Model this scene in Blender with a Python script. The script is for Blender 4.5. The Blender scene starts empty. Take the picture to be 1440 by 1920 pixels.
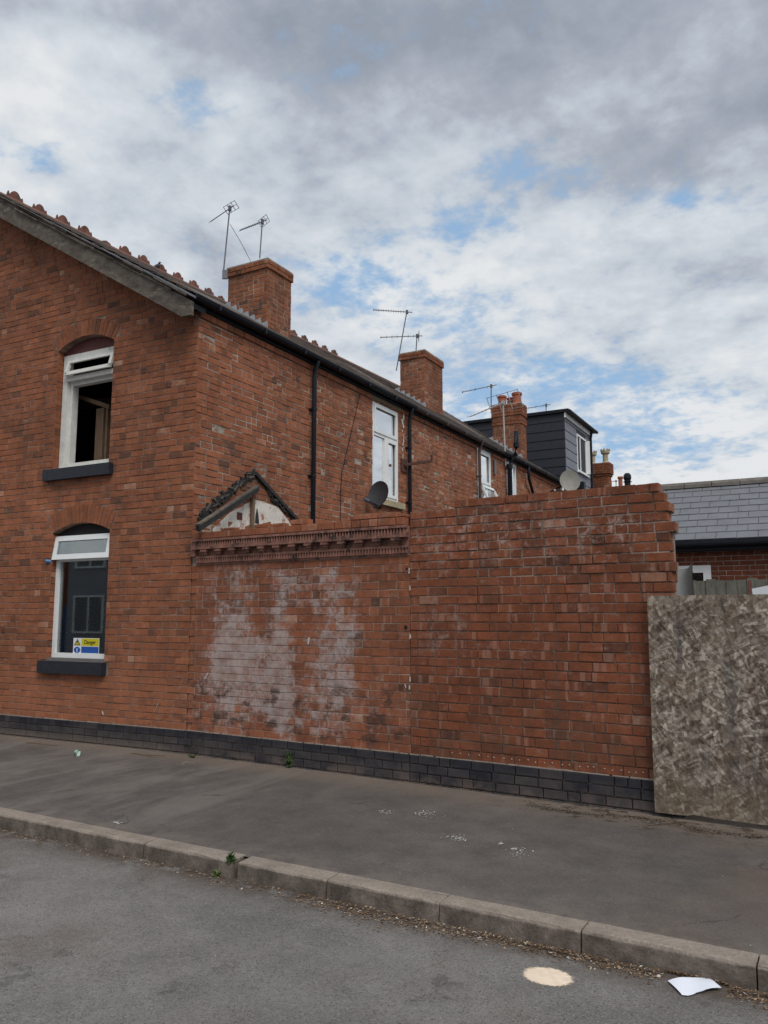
import bpy, math, random
from mathutils import Vector, Matrix
random.seed(11)
R = random.random
def U(a, b): return a + (b - a) * random.random()
SC = bpy.context.scene
COL = SC.collection

# ------------------------------------------------------------------ camera
F_PX, HZ, PX, PY, H = 1500.0, 1155.0, 720.0, 960.0, 1.68
PITCH = math.atan((HZ - PY) / F_PX)
YAW = math.radians(30.48)
cam = bpy.data.cameras.new('camera'); camo = bpy.data.objects.new('camera', cam); COL.objects.link(camo)
camo.location = (0, 0, H); camo.rotation_euler = (math.pi / 2 + PITCH, 0, YAW)
cam.sensor_fit = 'VERTICAL'; cam.sensor_height = 36; cam.sensor_width = 27
cam.lens = 36 * F_PX / 1920.0; cam.clip_end = 2000; cam.clip_start = 0.05
SC.camera = camo
SC.view_settings.view_transform = 'Standard'; SC.view_settings.look = 'None'
SC.view_settings.exposure = 0.0; SC.view_settings.gamma = 1.0
SC.view_settings.use_curve_mapping = False
SC.render.resolution_x = 768; SC.render.resolution_y = 1024
SC.cycles.max_bounces = 6; SC.cycles.diffuse_bounces = 3

Xc = (math.cos(YAW), math.sin(YAW)); Fc = (-math.sin(YAW), math.cos(YAW))
def ray(x, y):
    u = x - PX; v = y - PY
    fw = F_PX * math.cos(PITCH) + v * math.sin(PITCH); up = F_PX * math.sin(PITCH) - v * math.cos(PITCH)
    return (u * Xc[0] + fw * Fc[0], u * Xc[1] + fw * Fc[1], up)
def proj(X, Y, Z):
    r = X * Xc[0] + Y * Xc[1]; f = X * Fc[0] + Y * Fc[1]; z = Z - H
    d = f * math.cos(PITCH) + z * math.sin(PITCH); up = -f * math.sin(PITCH) + z * math.cos(PITCH)
    if d < .1: return None
    return (PX + F_PX * r / d, PY - F_PX * up / d, d)
def on_z(x, y, z):
    r = ray(x, y); t = (z - H) / r[2]; return Vector((r[0] * t, r[1] * t, z))

# ------------------------------------------------------------------ node helper
class NT:
    def __init__(s, tree): s.t = tree; s.n = tree.nodes; s.l = tree.links
    def node(s, typ, **kw):
        n = s.n.new(typ)
        for k, v in kw.items(): setattr(n, k, v)
        return n
    def put(s, sock, v):
        if hasattr(v, 'is_output') or isinstance(v, bpy.types.NodeSocket): s.l.new(v, sock)
        elif isinstance(v, (tuple, list)) and len(v) == 3 and sock.type == 'RGBA': sock.default_value = (*v, 1)
        else: sock.default_value = v
    def m(s, op, a, b=0.0, c=0.0, clamp=False):
        n = s.node('ShaderNodeMath', operation=op, use_clamp=clamp)
        s.put(n.inputs[0], a); s.put(n.inputs[1], b); s.put(n.inputs[2], c); return n.outputs[0]
    def vm(s, op, a, b=(0, 0, 0)):
        n = s.node('ShaderNodeVectorMath', operation=op); s.put(n.inputs[0], a); s.put(n.inputs[1], b)
        return n.outputs['Value'] if op in ('DOT_PRODUCT', 'LENGTH') else n.outputs[0]
    def mix(s, f, a, b, bt='MIX'):
        n = s.node('ShaderNodeMix', data_type='RGBA', blend_type=bt); s.put(n.inputs[0], f); s.put(n.inputs[6], a); s.put(n.inputs[7], b)
        return n.outputs[2]
    def noise(s, vec, scale=5., detail=4., rough=.55, dist=0.):
        n = s.node('ShaderNodeTexNoise')
        if vec is not None: s.put(n.inputs['Vector'], vec)
        n.inputs['Scale'].default_value = scale; n.inputs['Detail'].default_value = detail
        n.inputs['Roughness'].default_value = rough; n.inputs['Distortion'].default_value = dist
        return n.outputs['Fac']
    def mr(s, v, a, b, c=0., d=1., smooth=True):
        n = s.node('ShaderNodeMapRange', interpolation_type='SMOOTHSTEP' if smooth else 'LINEAR')
        s.put(n.inputs[0], v); n.inputs[1].default_value = a; n.inputs[2].default_value = b
        n.inputs[3].default_value = c; n.inputs[4].default_value = d; return n.outputs[0]
    def ramp(s, f, stops):
        n = s.node('ShaderNodeValToRGB'); e = n.color_ramp.elements
        while len(e) < len(stops): e.new(.5)
        for el, (p, c) in zip(e, stops): el.position = p; el.color = (*c, 1)
        s.put(n.inputs[0], f); return n.outputs[0]
    def sep(s, v):
        n = s.node('ShaderNodeSeparateXYZ'); s.put(n.inputs[0], v); return n.outputs
    def comb(s, x, y, z):
        n = s.node('ShaderNodeCombineXYZ'); s.put(n.inputs[0], x); s.put(n.inputs[1], y); s.put(n.inputs[2], z); return n.outputs[0]
    def pos(s): return s.node('ShaderNodeNewGeometry').outputs['Position']
    def gen(s): return s.node('ShaderNodeTexCoord').outputs['Object']
    def box(s, xs, zs, x0, x1, z0, z1, sx=.1, sz=.15):
        a = s.m('MULTIPLY', s.mr(xs, x0 - sx, x0 + sx), s.mr(xs, x1 - sx, x1 + sx, 1, 0))
        b = s.m('MULTIPLY', s.mr(zs, z0 - sz, z0 + sz), s.mr(zs, z1 - sz, z1 + sz, 1, 0))
        return s.m('MULTIPLY', a, b)
    def bump(s, h, strength=.3, dist=.01):
        n = s.node('ShaderNodeBump'); n.inputs['Strength'].default_value = strength; n.inputs['Distance'].default_value = dist
        s.put(n.inputs['Height'], h); return n.outputs[0]
def material(name):
    mt = bpy.data.materials.new(name); mt.use_nodes = True; t = NT(mt.node_tree)
    for n in list(t.n): t.n.remove(n)
    b = t.node('ShaderNodeBsdfPrincipled'); o = t.node('ShaderNodeOutputMaterial'); t.l.new(b.outputs[0], o.inputs[0])
    b.inputs['Roughness'].default_value = .9; b.inputs['Specular IOR Level'].default_value = .25
    return mt, t, b
MATS = {}
def plain(name, col, rough=.7, var=.15, scale=12., metal=0., spec=.35, bump=.1, dirt=None, stretch=(1, 1, 1)):
    """painted / plastic / wood stuff: base colour with mottled grain"""
    if name in MATS: return MATS[name]
    mt, t, b = material(name); p = t.vm('MULTIPLY', t.pos(), stretch)
    n1 = t.noise(p, scale, 6, .65); n2 = t.noise(p, scale * 7, 4, .6)
    f = t.m('ADD', t.mr(n1, .3, .7, 1 - var, 1 + var, False), t.mr(n2, .3, .7, -var * .4, var * .4, False))
    c = t.mix(1., col, t.comb(f, f, f), 'MULTIPLY')
    if dirt: c = t.mix(t.mr(t.noise(p, scale * .6, 7, .7), dirt[1], dirt[1] + .12), c, dirt[0])
    t.put(b.inputs['Base Color'], c); b.inputs['Roughness'].default_value = rough
    b.inputs['Metallic'].default_value = metal; b.inputs['Specular IOR Level'].default_value = spec
    if bump: t.put(b.inputs['Normal'], t.bump(n2, bump, .004))
    MATS[name] = mt; return mt

# ------------------------------------------------------------------ world and sun
SUN_EL, SUN_AZ = math.radians(50), math.radians(128)       # azimuth measured clockwise from +Y
w = bpy.data.worlds.new('World'); SC.world = w; w.use_nodes = True
t = NT(w.node_tree)
for n in list(t.n): t.n.remove(n)
wo = t.node('ShaderNodeOutputWorld'); bg = t.node('ShaderNodeBackground'); t.l.new(bg.outputs[0], wo.inputs[0])
D = t.node('ShaderNodeTexCoord').outputs['Generated']; dx, dy, dz = t.sep(D)
zz = t.m('MAXIMUM', dz, 0.0)
den = t.m('ADD', zz, .22)
P = t.comb(t.m('DIVIDE', dx, den), t.m('DIVIDE', dy, den), 0.0)
Pw = t.vm('ADD', P, t.vm('SCALE', D, (0, 0, 0)))
f1 = t.noise(P, 1.9, 10, .52, .1); f2 = t.noise(t.vm('ADD', P, (7.3, 2.1, 0)), 4.2, 9, .55, .15)
f3 = t.noise(t.vm('ADD', P, (1.3, 9.1, 0)), .95, 4, .5, .2); f5 = t.noise(t.vm('ADD', P, (5.3, 8.1, 0)), 24, 6, .6); f4 = t.noise(t.vm('ADD', P, (3.3, 4.1, 0)), 10.5, 8, .58, .1)
def blob(x, y, rx, ry, amp):
    """a soft patch of sky round a direction"""
    c = Vector(ray(x, y)).normalized(); hx = Vector((Xc[0], Xc[1], 0)); vz = c.cross(hx).normalized()
    a = t.m('DIVIDE', t.vm('DOT_PRODUCT', D, tuple(hx)), rx / F_PX); a0 = c.dot(hx) / (rx / F_PX)
    e = t.m('DIVIDE', t.vm('DOT_PRODUCT', D, tuple(vz)), ry / F_PX)
    r2 = t.m('ADD', t.m('POWER', t.m('ABSOLUTE', t.m('SUBTRACT', a, a0)), 2), t.m('POWER', t.m('ABSOLUTE', e), 2))
    fr = t.mr(t.vm('DOT_PRODUCT', D, tuple(c)), .3, .6)
    return t.m('MULTIPLY', t.m('MULTIPLY', t.m('EXPONENT', t.m('MULTIPLY', r2, -1.0)), amp), fr)
hole = 0.0
for a in [(650, 520, 120, 60, .20), (880, 425, 110, 50, .16), (950, 310, 150, 60, .15), (860, 590, 210, 95, .17), (1310, 385, 150, 36, .19),
          (40, 285, 110, 36, .19), (385, 190, 120, 38, .18), (1060, 705, 110, 36, .15), (1220, 770, 190, 85, .19), (860, 760, 160, 80, .20), (1150, 860, 120, 50, .13)]:
    hole = t.m('ADD', hole, blob(*a))
nb = t.m('ADD', t.m('MULTIPLY', f1, .30), t.m('ADD', t.m('MULTIPLY', f2, .35), t.m('MULTIPLY', f4, .35)))
nb = t.m('ADD', nb, t.m('MULTIPLY', t.m('SUBTRACT', f5, .5), .34))
cov = t.m('SUBTRACT', t.m('ADD', t.m('MULTIPLY', t.m('SUBTRACT', nb, .5), 3.0), .62), t.m('MULTIPLY', hole, 2.6))
cloud = t.mr(cov, -.15, .42)                                     # 1 = cloud, 0 = blue
sky = t.node('ShaderNodeTexSky', sky_type='NISHITA'); sky.sun_disc = False
sky.sun_elevation = SUN_EL; sky.sun_rotation = SUN_AZ; sky.altitude = 100; sky.air_density = 1.0; sky.dust_density = 1.4
skyc = t.vm('MULTIPLY', sky.outputs[0], (.085, .089, .084))
skyc = t.mix(.7, skyc, (.36, .575, .86))
sh = t.m('ADD', t.m('MULTIPLY', f4, .2), t.m('ADD', t.m('MULTIPLY', f2, .38), t.m('MULTIPLY', f1, .42)))
sh = t.m('ADD', t.m('MULTIPLY', t.m('SUBTRACT', sh, .5), 1.7), .555)
sh = t.m('ADD', sh, t.m('MULTIPLY', t.m('SUBTRACT', f5, .5), .13))
sh = t.m('ADD', sh, t.m('MULTIPLY', t.m('SUBTRACT', f3, .5), .35))
sh = t.m('SUBTRACT', sh, blob(1270, 160, 420, 200, .13)); sh = t.m('SUBTRACT', sh, blob(520, -60, 900, 150, .07))
sh = t.m('ADD', sh, blob(1330, 880, 380, 110, .20)); sh = t.m('ADD', sh, blob(760, 560, 300, 160, .06)); sh = t.m('ADD', sh, blob(120, 170, 140, 70, .05)); sh = t.m('ADD', sh, blob(1400, 560, 300, 160, .05))
cl = t.ramp(sh, [(.28, (.30, .335, .40)), (.42, (.40, .44, .51)), (.52, (.525, .575, .645)), (.62, (.63, .68, .735)), (.74, (.78, .80, .82))])
skyfin = t.mix(cloud, skyc, cl)
gm = t.mr(dz, -.03, .0)
t.put(bg.inputs['Color'], t.mix(gm, (.16, .15, .14), skyfin)); bg.inputs['Strength'].default_value = 1.0
sun = bpy.data.lights.new('sun', 'SUN'); suno = bpy.data.objects.new('sun', sun); COL.objects.link(suno)
sun.energy = 1.9; sun.angle = math.radians(28); sun.color = (1, .965, .92)
sd = Vector((math.sin(SUN_AZ) * math.cos(SUN_EL), math.cos(SUN_AZ) * math.cos(SUN_EL), math.sin(SUN_EL)))
suno.rotation_euler = sd.to_track_quat('Z', 'Y').to_euler(); suno.location = sd * 60

# ------------------------------------------------------------------ object helpers
def thing(name, label, cat, loc=(0, 0, 0), group=None, kind=None):
    o = bpy.data.objects.new(name, None); o.empty_display_size = .2; COL.objects.link(o); o.location = loc
    if label: o['label'] = label
    if cat: o['category'] = cat
    if group: o['group'] = group
    if kind: o['kind'] = kind
    return o
def tag(o, label=None, cat=None, group=None, kind=None):
    for k, v in (('label', label), ('category', cat), ('group', group), ('kind', kind)):
        if v: o[k] = v
    return o
def root_loc(p):
    v = Vector((0, 0, 0))
    while p is not None: v = v + p.location; p = p.parent
    return v
class Frame:
    """a vertical plane: u along it, d outward, z up"""
    def __init__(s, o, u, n): s.o = Vector((o[0], o[1], 0)); s.u = Vector((u[0], u[1], 0)).normalized(); s.n = Vector((n[0], n[1], 0)).normalized()
    def __call__(s, u, d, z): return s.o + s.u * u + s.n * d + Vector((0, 0, z))
    def at(s, x, y, d=0.):
        r = ray(x, y); p = s.o + s.n * d
        det = r[0] * (-s.u.y) + s.u.x * r[1]; k = (p.x * (-s.u.y) + s.u.x * p.y) / det
        q = Vector((r[0] * k, r[1] * k, H + r[2] * k)); return ((q - p).dot(s.u), q.z)
KS = 1.0235
class SFrame(Frame):
    """same, for the houses: measured on a plane a little nearer and then set back to its true distance"""
    def __call__(s, u, d, z):
        p = s.raw(u, d, z); return Vector((p.x * KS, p.y * KS, H + (p.z - H) * KS))
    def raw(s, u, d, z): return s.o + s.u * u + s.n * d + Vector((0, 0, z))
class MB:
    def __init__(s): s.v = []; s.f = []; s.t = []
    def face(s, pts, tint=.5):
        i = len(s.v); s.v += [tuple(p) for p in pts]; s.f.append(tuple(range(i, i + len(pts)))); s.t.append(tint)
    def hexa(s, P8, tint=.5):
        i = len(s.v); s.v += [tuple(p) for p in P8]
        for q in ((0, 3, 2, 1), (4, 5, 6, 7), (0, 1, 5, 4), (1, 2, 6, 5), (2, 3, 7, 6), (3, 0, 4, 7)):
            s.f.append(tuple(i + k for k in q)); s.t.append(tint)
    def box(s, fr, u0, u1, d0, d1, z0, z1, tint=.5):
        s.hexa([fr(u0, d0, z0), fr(u1, d0, z0), fr(u1, d1, z0), fr(u0, d1, z0), fr(u0, d0, z1), fr(u1, d0, z1), fr(u1, d1, z1), fr(u0, d1, z1)], tint)
    def tube(s, pts, r, n=8, tint=.5, r2=None, cap=True):
        pts = [Vector(p) for p in pts]; rings = []; up = Vector((0.13, .21, 1)).normalized()
        for k, p in enumerate(pts):
            a = pts[max(k - 1, 0)]; b = pts[min(k + 1, len(pts) - 1)]; d = (b - a).normalized()
            x = d.cross(up)
            if x.length < .15: x = d.cross(Vector((1, .1, 0)))
            x.normalize(); y = d.cross(x); rr = r if r2 is None else r + (r2 - r) * k / (len(pts) - 1)
            i = len(s.v); s.v += [tuple(p + (x * math.cos(6.2832 * j / n) + y * math.sin(6.2832 * j / n)) * rr) for j in range(n)]; rings.append(i)
        for a, b in zip(rings, rings[1:]):
            for j in range(n): s.f.append((a + j, a + (j + 1) % n, b + (j + 1) % n, b + j)); s.t.append(tint)
        if cap:
            s.f.append(tuple(rings[0] + j for j in reversed(range(n)))); s.t.append(tint)
            s.f.append(tuple(rings[-1] + j for j in range(n))); s.t.append(tint)
    def bar(s, a, b, w, h, tint=.5, up=Vector((0, 0, 1))):
        a = Vector(a); b = Vector(b); d = (b - a).normalized(); x = d.cross(up)
        if x.length < .05: x = d.cross(Vector((1, 0, 0)))
        x.normalize(); y = x.cross(d)
        s.hexa([a + x * w * i + y * h * j for i, j in ((-.5, -.5), (.5, -.5), (.5, .5), (-.5, .5))] + [b + x * w * i + y * h * j for i, j in ((-.5, -.5), (.5, -.5), (.5, .5), (-.5, .5))], tint)
    def lathe(s, c, prof, n=14, tint=.5):
        c = Vector(c); rings = []
        for r, z in prof:
            i = len(s.v); s.v += [tuple(c + Vector((r * math.cos(6.2832 * j / n), r * math.sin(6.2832 * j / n), z))) for j in range(n)]; rings.append(i)
        for a, b in zip(rings, rings[1:]):
            for j in range(n): s.f.append((a + j, a + (j + 1) % n, b + (j + 1) % n, b + j)); s.t.append(tint)
        s.f.append(tuple(rings[0] + j for j in reversed(range(n)))); s.t.append(tint)
        s.f.append(tuple(rings[-1] + j for j in range(n))); s.t.append(tint)
    def prism(s, fr, pts, d0, d1, tint=.5):
        """outline in (u, z) extruded from d0 to d1"""
        a = [fr(u, d0, z) for u, z in pts]; b = [fr(u, d1, z) for u, z in pts]
        s.face(a, tint); s.face(list(reversed(b)), tint)
        for k in range(len(pts)): j = (k + 1) % len(pts); s.face([a[k], b[k], b[j], a[j]], tint)
    def brick(s, fr, u0, u1, d0, d1, z0, z1, tint=.5, c=.004, j=.0015):
        def q(v): return v + U(-j, j)
        b = [(u0, z0), (u1, z0), (u1, z1), (u0, z1)]; ii = [(q(u0 + c), q(z0 + c)), (q(u1 - c), q(z0 + c)), (q(u1 - c), q(z1 - c)), (q(u0 + c), q(z1 - c))]
        i = len(s.v)
        s.v += [tuple(fr(u, d0, z)) for u, z in b] + [tuple(fr(u, d1 - c * .7, z)) for u, z in b] + [tuple(fr(u, d1 + U(-j, j), z)) for u, z in ii]
        for k in range(4):
            n = (k + 1) % 4
            s.f.append((i + k, i + n, i + 4 + n, i + 4 + k)); s.f.append((i + 4 + k, i + 4 + n, i + 8 + n, i + 8 + k)); s.t += [tint, tint]
        s.f.append((i + 8, i + 9, i + 10, i + 11)); s.t.append(tint)
    def build(s, name, mat, parent=None, smooth=False, kind=None):
        off = root_loc(parent); me = bpy.data.meshes.new(name)
        me.from_pydata([(a - off.x, b - off.y, c - off.z) for a, b, c in s.v], [], s.f)
        at = me.attributes.new('tint', 'FLOAT', 'FACE'); at.data.foreach_set('value', s.t)
        if smooth: me.polygons.foreach_set('use_smooth', [True] * len(s.f))
        me.update(); me.materials.append(mat); o = bpy.data.objects.new(name, me); COL.objects.link(o); o.parent = parent
        if kind: o['kind'] = kind
        return o
def tint_socket(t):
    a = t.node('ShaderNodeAttribute', attribute_type='GEOMETRY', attribute_name='tint').outputs['Fac']
    b = t.node('ShaderNodeAttribute', attribute_type='OBJECT', attribute_name='tone').outputs['Fac']
    return t.m('ADD', a, b)
BASEBRICK = {}
def base_brick(kind, k, mat):
    key = (kind, k, mat.name)
    if key in BASEBRICK: return BASEBRICK[key]
    L = {'s': .215, 'h': .103, 'v': .0755}[kind]; Hh = .0755
    mb = MB(); fr = Frame((0, 0), (1, 0), (0, -1)); st = random.getstate(); random.seed(k * 7 + ord(kind))
    mb.brick(fr, -L / 2, L / 2, -.1, 0, -Hh / 2, Hh / 2, 0, .004, .002); random.setstate(st)
    me = bpy.data.meshes.new('brick_mesh'); me.from_pydata(mb.v, [], mb.f); me.materials.append(mat); me.update()
    at = me.attributes.new('tint', 'FLOAT', 'FACE'); at.data.foreach_set('value', [0.0] * len(mb.f))
    BASEBRICK[key] = me; return me
def emit_bricks(bricks, parent, limit=300, stuff='brickwork', name='brick'):
    """bricks: (frame, u0,u1,d1,z0,z1,tint,mat). The largest in view become parts, the rest one joined part per material."""
    off = root_loc(parent); sc = []
    for b in bricks:
        fr, u0, u1, d1, z0, z1, ti, mat = b; c = fr((u0 + u1) / 2, d1, (z0 + z1) / 2); p = proj(*c); a = 0
        if p and -15 < p[0] < 1455 and -15 < p[1] < 1935:
            v = Vector((c.x, c.y, c.z - H)); a = (u1 - u0) * (z1 - z0) * abs(v.normalized().dot(fr.n)) / v.length_squared if fr.n.dot(v) < 0 else 0
        sc.append(a)
    order = sorted(range(len(bricks)), key=lambda i: -sc[i]); single = set(i for i in order[:limit] if sc[i] > 0)
    rest = {}
    for i, (fr, u0, u1, d1, z0, z1, ti, mat) in enumerate(bricks):
        if i in single:
            L = u1 - u0; kd = 's' if L > .15 else 'h'; me = base_brick(kd, random.randrange(4), mat)
            o = bpy.data.objects.new(name, me); COL.objects.link(o); o.parent = parent
            o.location = fr((u0 + u1) / 2, d1, (z0 + z1) / 2) - off
            o.rotation_euler = (0, 0, math.atan2(fr.n.y, fr.n.x) + math.pi / 2 + U(-.008, .008))
            o.scale = (L / (.215 if kd == 's' else .103), 1, (z1 - z0) / .0755); o['tone'] = ti
        else:
            rest.setdefault(mat.name, (mat, MB()))[1].brick(fr, u0, u1, d1 - .1, d1, z0, z1, ti)
    for mat, mb in rest.values():
        mb.build(stuff, mat, parent, kind='stuff')
def tone(dark=.1, pale=.06):
    r = R()
    if r < dark * .35: return U(.12, .30)
    if r > 1 - pale * .45: return U(.82, .94)
    return min(.82, max(.26, random.gauss(.52, .10)))
def course(out, fr, z0, zh, ivals, mat, hdr=.2, seed=0, dj=.003, dark=.1, pale=.05, dbase=0., L=.215, wav=None, J=.010):
    """one course of bricks filling the intervals"""
    for a, b in ivals:
        if b - a < .03: continue
        u = a - (seed % 2) * (L + J) / 2 - U(0, .03)
        while u < b - .02:
            ln = L * U(.97, 1.03) if R() > hdr else L * .475
            x0, x1 = max(u, a + J * .4), min(u + ln, b - J * .4)
            if x1 - x0 > .03:
                if b - J * .4 - x1 < .035: x1 = b - J * .4; u = b
                wz = wav(x0) if wav else 0.
                out.append((fr, x0, x1, dbase + U(-dj, dj), z0 + J / 2 + wz, z0 + zh - J / 2 + wz + U(-.0015, .0015), tone(dark, pale), mat))
            u += ln + J

# ------------------------------------------------------------------ brick materials
def bloom(t, p, x, z, c, ti=.5):
    """salt bloom, soot blots and chalky dabs on the low street wall"""
    n1 = t.noise(p, 6.5, 9, .78); n2 = t.noise(t.vm('MULTIPLY', p, (1, 1, .22)), 9, 7, .7); n0 = t.noise(p, 1.9, 5, .65)
    n3 = t.noise(p, 26, 6, .75)
    g = t.m('ADD', t.m('MULTIPLY', n0, .3), t.m('ADD', t.m('MULTIPLY', n1, .35), t.m('ADD', t.m('MULTIPLY', n2, .2), t.m('MULTIPLY', n3, .15))))
    g = t.m('ADD', t.m('ADD', t.m('MULTIPLY', t.m('SUBTRACT', g, .5), 1.9), .5), t.m('MULTIPLY', t.m('SINE', t.m('MULTIPLY', ti, 190.)), .07))
    tot = 0.0
    for (a0, a1, b0, b1, sx, amp) in ((-6.75, -5.35, .38, 1.25, .3, .34), (-6.68, -6.15, .9, 2.15, .25, .27), (-5.70, -5.45, .45, 2.35, .12, .40),
                                      (-5.05, -4.6, .5, 2.15, .2, .28), (-6.7, -4.5, .6, 2.35, .4, .17), (-5.5, -3.9, .35, .85, .3, .12), (-7.4, -6.7, .4, .95, .15, .12)):
        tot = t.m('ADD', tot, t.m('MULTIPLY', t.box(x, z, a0, a1, b0, b1, sx, .35), amp))
    bl = t.mr(t.m('ADD', g, t.m('MULTIPLY', tot, .62)), .58, .86)
    bl = t.m('MULTIPLY', bl, t.mr(t.m('ADD', ti, t.m('MULTIPLY', tot, .8)), .1, .45, .35, 1.))
    c = t.mix(t.m('MULTIPLY', t.m('MULTIPLY', bl, t.mr(tot, .0, .2)), .70), c, t.mix(t.mr(n1, .4, .6), (.33, .245, .22), (.47, .415, .395)))
    dk = t.m('MULTIPLY', t.box(x, z, -7.9, -3.7, .3, .95, .2, .15), t.mr(t.noise(t.vm('MULTIPLY', p, (1, 1, 1.8)), 4.0, 5, .7), .52, .62))
    c = t.mix(t.m('MULTIPLY', dk, .75), c, (.065, .042, .036))
    ch = t.m('MULTIPLY', t.box(x, z, -6.7, -4.2, .42, .85, .1, .1), t.mr(t.noise(p, 9.0, 6, .8), .655, .69))
    return t.mix(t.m('MULTIPLY', ch, .85), c, (.70, .66, .58))
def brick_material(name, mul=(1, 1, 1), kind='plain', ramp=None):
    mt, t, b = material(name); p = t.pos(); x, y, z = t.sep(p); ti = tint_socket(t)
    ramp = ramp or [(.0, (.085, .053, .044)), (.22, (.165, .078, .050)), (.4, (.235, .095, .054)), (.58, (.29, .112, .060)), (.8, (.335, .138, .078)), (1., (.40, .26, .19))]
    wob = t.m('MULTIPLY', t.m('SUBTRACT', t.noise(p, 9, 5, .7), .5), .75)
    c = t.ramp(t.m('ADD', ti, wob), ramp); c = t.mix(1., c, mul, 'MULTIPLY')
    big = t.noise(p, .9, 6, .65); fine = t.noise(p, 55, 5, .7); med = t.noise(p, 5.5, 7, .7)
    f = t.m('MULTIPLY', t.mr(big, .32, .68, .74, 1.16, False), t.mr(fine, .25, .75, .76, 1.24, False))
    f = t.m('MULTIPLY', f, t.mr(med, .3, .7, .82, 1.14, False)); c = t.mix(1., c, t.comb(f, f, f), 'MULTIPLY')
    # sooty vertical weathering and mortar smears
    run = t.noise(t.vm('MULTIPLY', p, (4.2, 4.2, .35)), 1.6, 6, .7)
    c = t.mix(t.m('MULTIPLY', t.mr(run, .50, .72), .5), c, (.105, .066, .05))
    sm = t.noise(t.vm('MULTIPLY', p, (1, 1, 2.0)), 7.5, 8, .75)
    c = t.mix(t.m('MULTIPLY', t.mr(sm, .54, .72), .42), c, (.36, .29, .25))
    if kind in ('garden', 'cornice'):
        ks = t.noise(t.comb(t.m('MULTIPLY', x, 15.), t.m('MULTIPLY', ti, 90.), t.m('MULTIPLY', z, .4)), 1., 1, .4)
        c = t.mix(t.m('MULTIPLY', t.mr(ks, .63, .70), .28), c, (.46, .28, .21))
    if kind == 'garden':       # green black weathering on lower courses
        lo = t.m('MULTIPLY', t.mr(z, .5, 1.3, 1, 0), t.mr(t.noise(p, 2.6, 6, .7), .42, .62))
        c = t.mix(t.m('MULTIPLY', lo, .5), c, (.10, .055, .036))
        e = t.m('MULTIPLY', t.box(x, z, -3.85, -2.3, 2.2, 2.75, .3, .2), t.mr(t.noise(p, 9, 8, .75), .5, .66))
        e2 = t.m('MULTIPLY', t.box(x, z, -2.2, -1.6, 2.2, 2.6, .2, .12), t.mr(t.noise(p, 11, 8, .75), .5, .62))
        e3 = t.m('MULTIPLY', t.box(x, z, -3.75, -3.3, 1.3, 1.75, .2, .12), t.mr(t.noise(p, 8, 8, .75), .47, .66))
        c = t.mix(t.m('MULTIPLY', t.m('MAXIMUM', t.m('MAXIMUM', e, e2), e3), .42), c, (.53, .44, .40))
    if kind in ('cornice', 'gable'): c = bloom(t, p, x, z, c, ti)
    if kind == 'gable':
        lt = t.m('MULTIPLY', t.box(x, z, -12, -7.1, .36, .95, .2, .08), .35); c = t.mix(lt, c, (.40, .155, .08))
    t.put(b.inputs['Base Color'], c); b.inputs['Roughness'].default_value = .93; b.inputs['Specular IOR Level'].default_value = .18
    t.put(b.inputs['Normal'], t.bump(t.m('ADD', fine, t.m('MULTIPLY', med, .6)), .55, .006))
    return mt
M_GABLE = brick_material('gable_brick', (1.06, 1.00, .94), 'gable')
M_SIDE = brick_material('side_brick', (1.10, 1.04, 1.0), 'side')
M_CORN = brick_material('cornice_wall_brick', (1.0, .92, .88), 'cornice')
M_GARD = brick_material('garden_wall_brick', (.80, .68, .63), 'garden')
M_CHIM = brick_material('chimney_brick', (.92, .88, .84), 'side')
M_NEW = brick_material('modern_brick', (.62, .50, .50), 'side')
BLUE = [(.0, (.012, .012, .018)), (.4, (.024, .024, .031)), (.7, (.038, .036, .041)), (1., (.068, .056, .052))]
def blue_brick():
    mt, t, b = material('blue_engineering_brick'); p = t.pos(); x, y, z = t.sep(p); ti = tint_socket(t)
    c = t.ramp(ti, BLUE); f = t.mr(t.noise(p, 7, 7, .7), .3, .7, .7, 1.35, False); c = t.mix(1., c, t.comb(f, f, f), 'MULTIPLY')
    mud = t.m('MULTIPLY', t.mr(z, .06, .22, 1, 0), t.mr(t.noise(p, 4, 7, .7), .42, .6)); c = t.mix(t.m('MULTIPLY', mud, .75), c, (.16, .12, .10))
    ml = t.m('MULTIPLY', t.m('MULTIPLY', t.mr(x, -6.6, -7.6), t.mr(z, .06, .19, 1, 0)), .9); c = t.mix(ml, c, (.15, .12, .10)); gb = t.m('MULTIPLY', t.mr(z, .29, .22, 0, 1), t.mr(t.noise(p, 3, 6, .7), .35, .6)); c = t.mix(t.m('MULTIPLY', gb, .45), c, (.10, .085, .078))
    c = t.mix(t.m('MULTIPLY', t.mr(t.noise(p, 8.5, 8, .8), .63, .69), .6), c, (.36, .33, .30))
    t.put(b.inputs['Base Color'], c); b.inputs['Roughness'].default_value = .62
    t.put(b.inputs['Normal'], t.bump(t.noise(p, 30, 5), .4, .004)); return mt
M_BLUE = blue_brick()
def mortar(name, a, bcol, salt=False):
    mt, t, b = material(name); p = t.pos()
    c = t.mix(t.mr(t.noise(p, 2.2, 8, .75), .38, .62), a, bcol); f = t.mr(t.noise(p, 60, 4), .3, .7, .7, 1.3, False)
    c = t.mix(1., c, t.comb(f, f, f), 'MULTIPLY')
    if salt: x, y, z = t.sep(p); c = bloom(t, p, x, z, c)
    t.put(b.inputs['Base Color'], c); t.put(b.inputs['Normal'], t.bump(t.noise(p, 80, 4), .5, .006)); return mt
M_MORT = mortar('gable_mortar', (.15, .105, .085), (.29, .22, .18))
M_MORTS = mortar('side_mortar', (.20, .165, .14), (.42, .375, .31))
M_MORTG = mortar('garden_mortar', (.11, .075, .06), (.36, .29, .245)); M_MORTC = mortar('cornice_wall_mortar', (.20, .14, .115), (.40, .33, .28), True)
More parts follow.
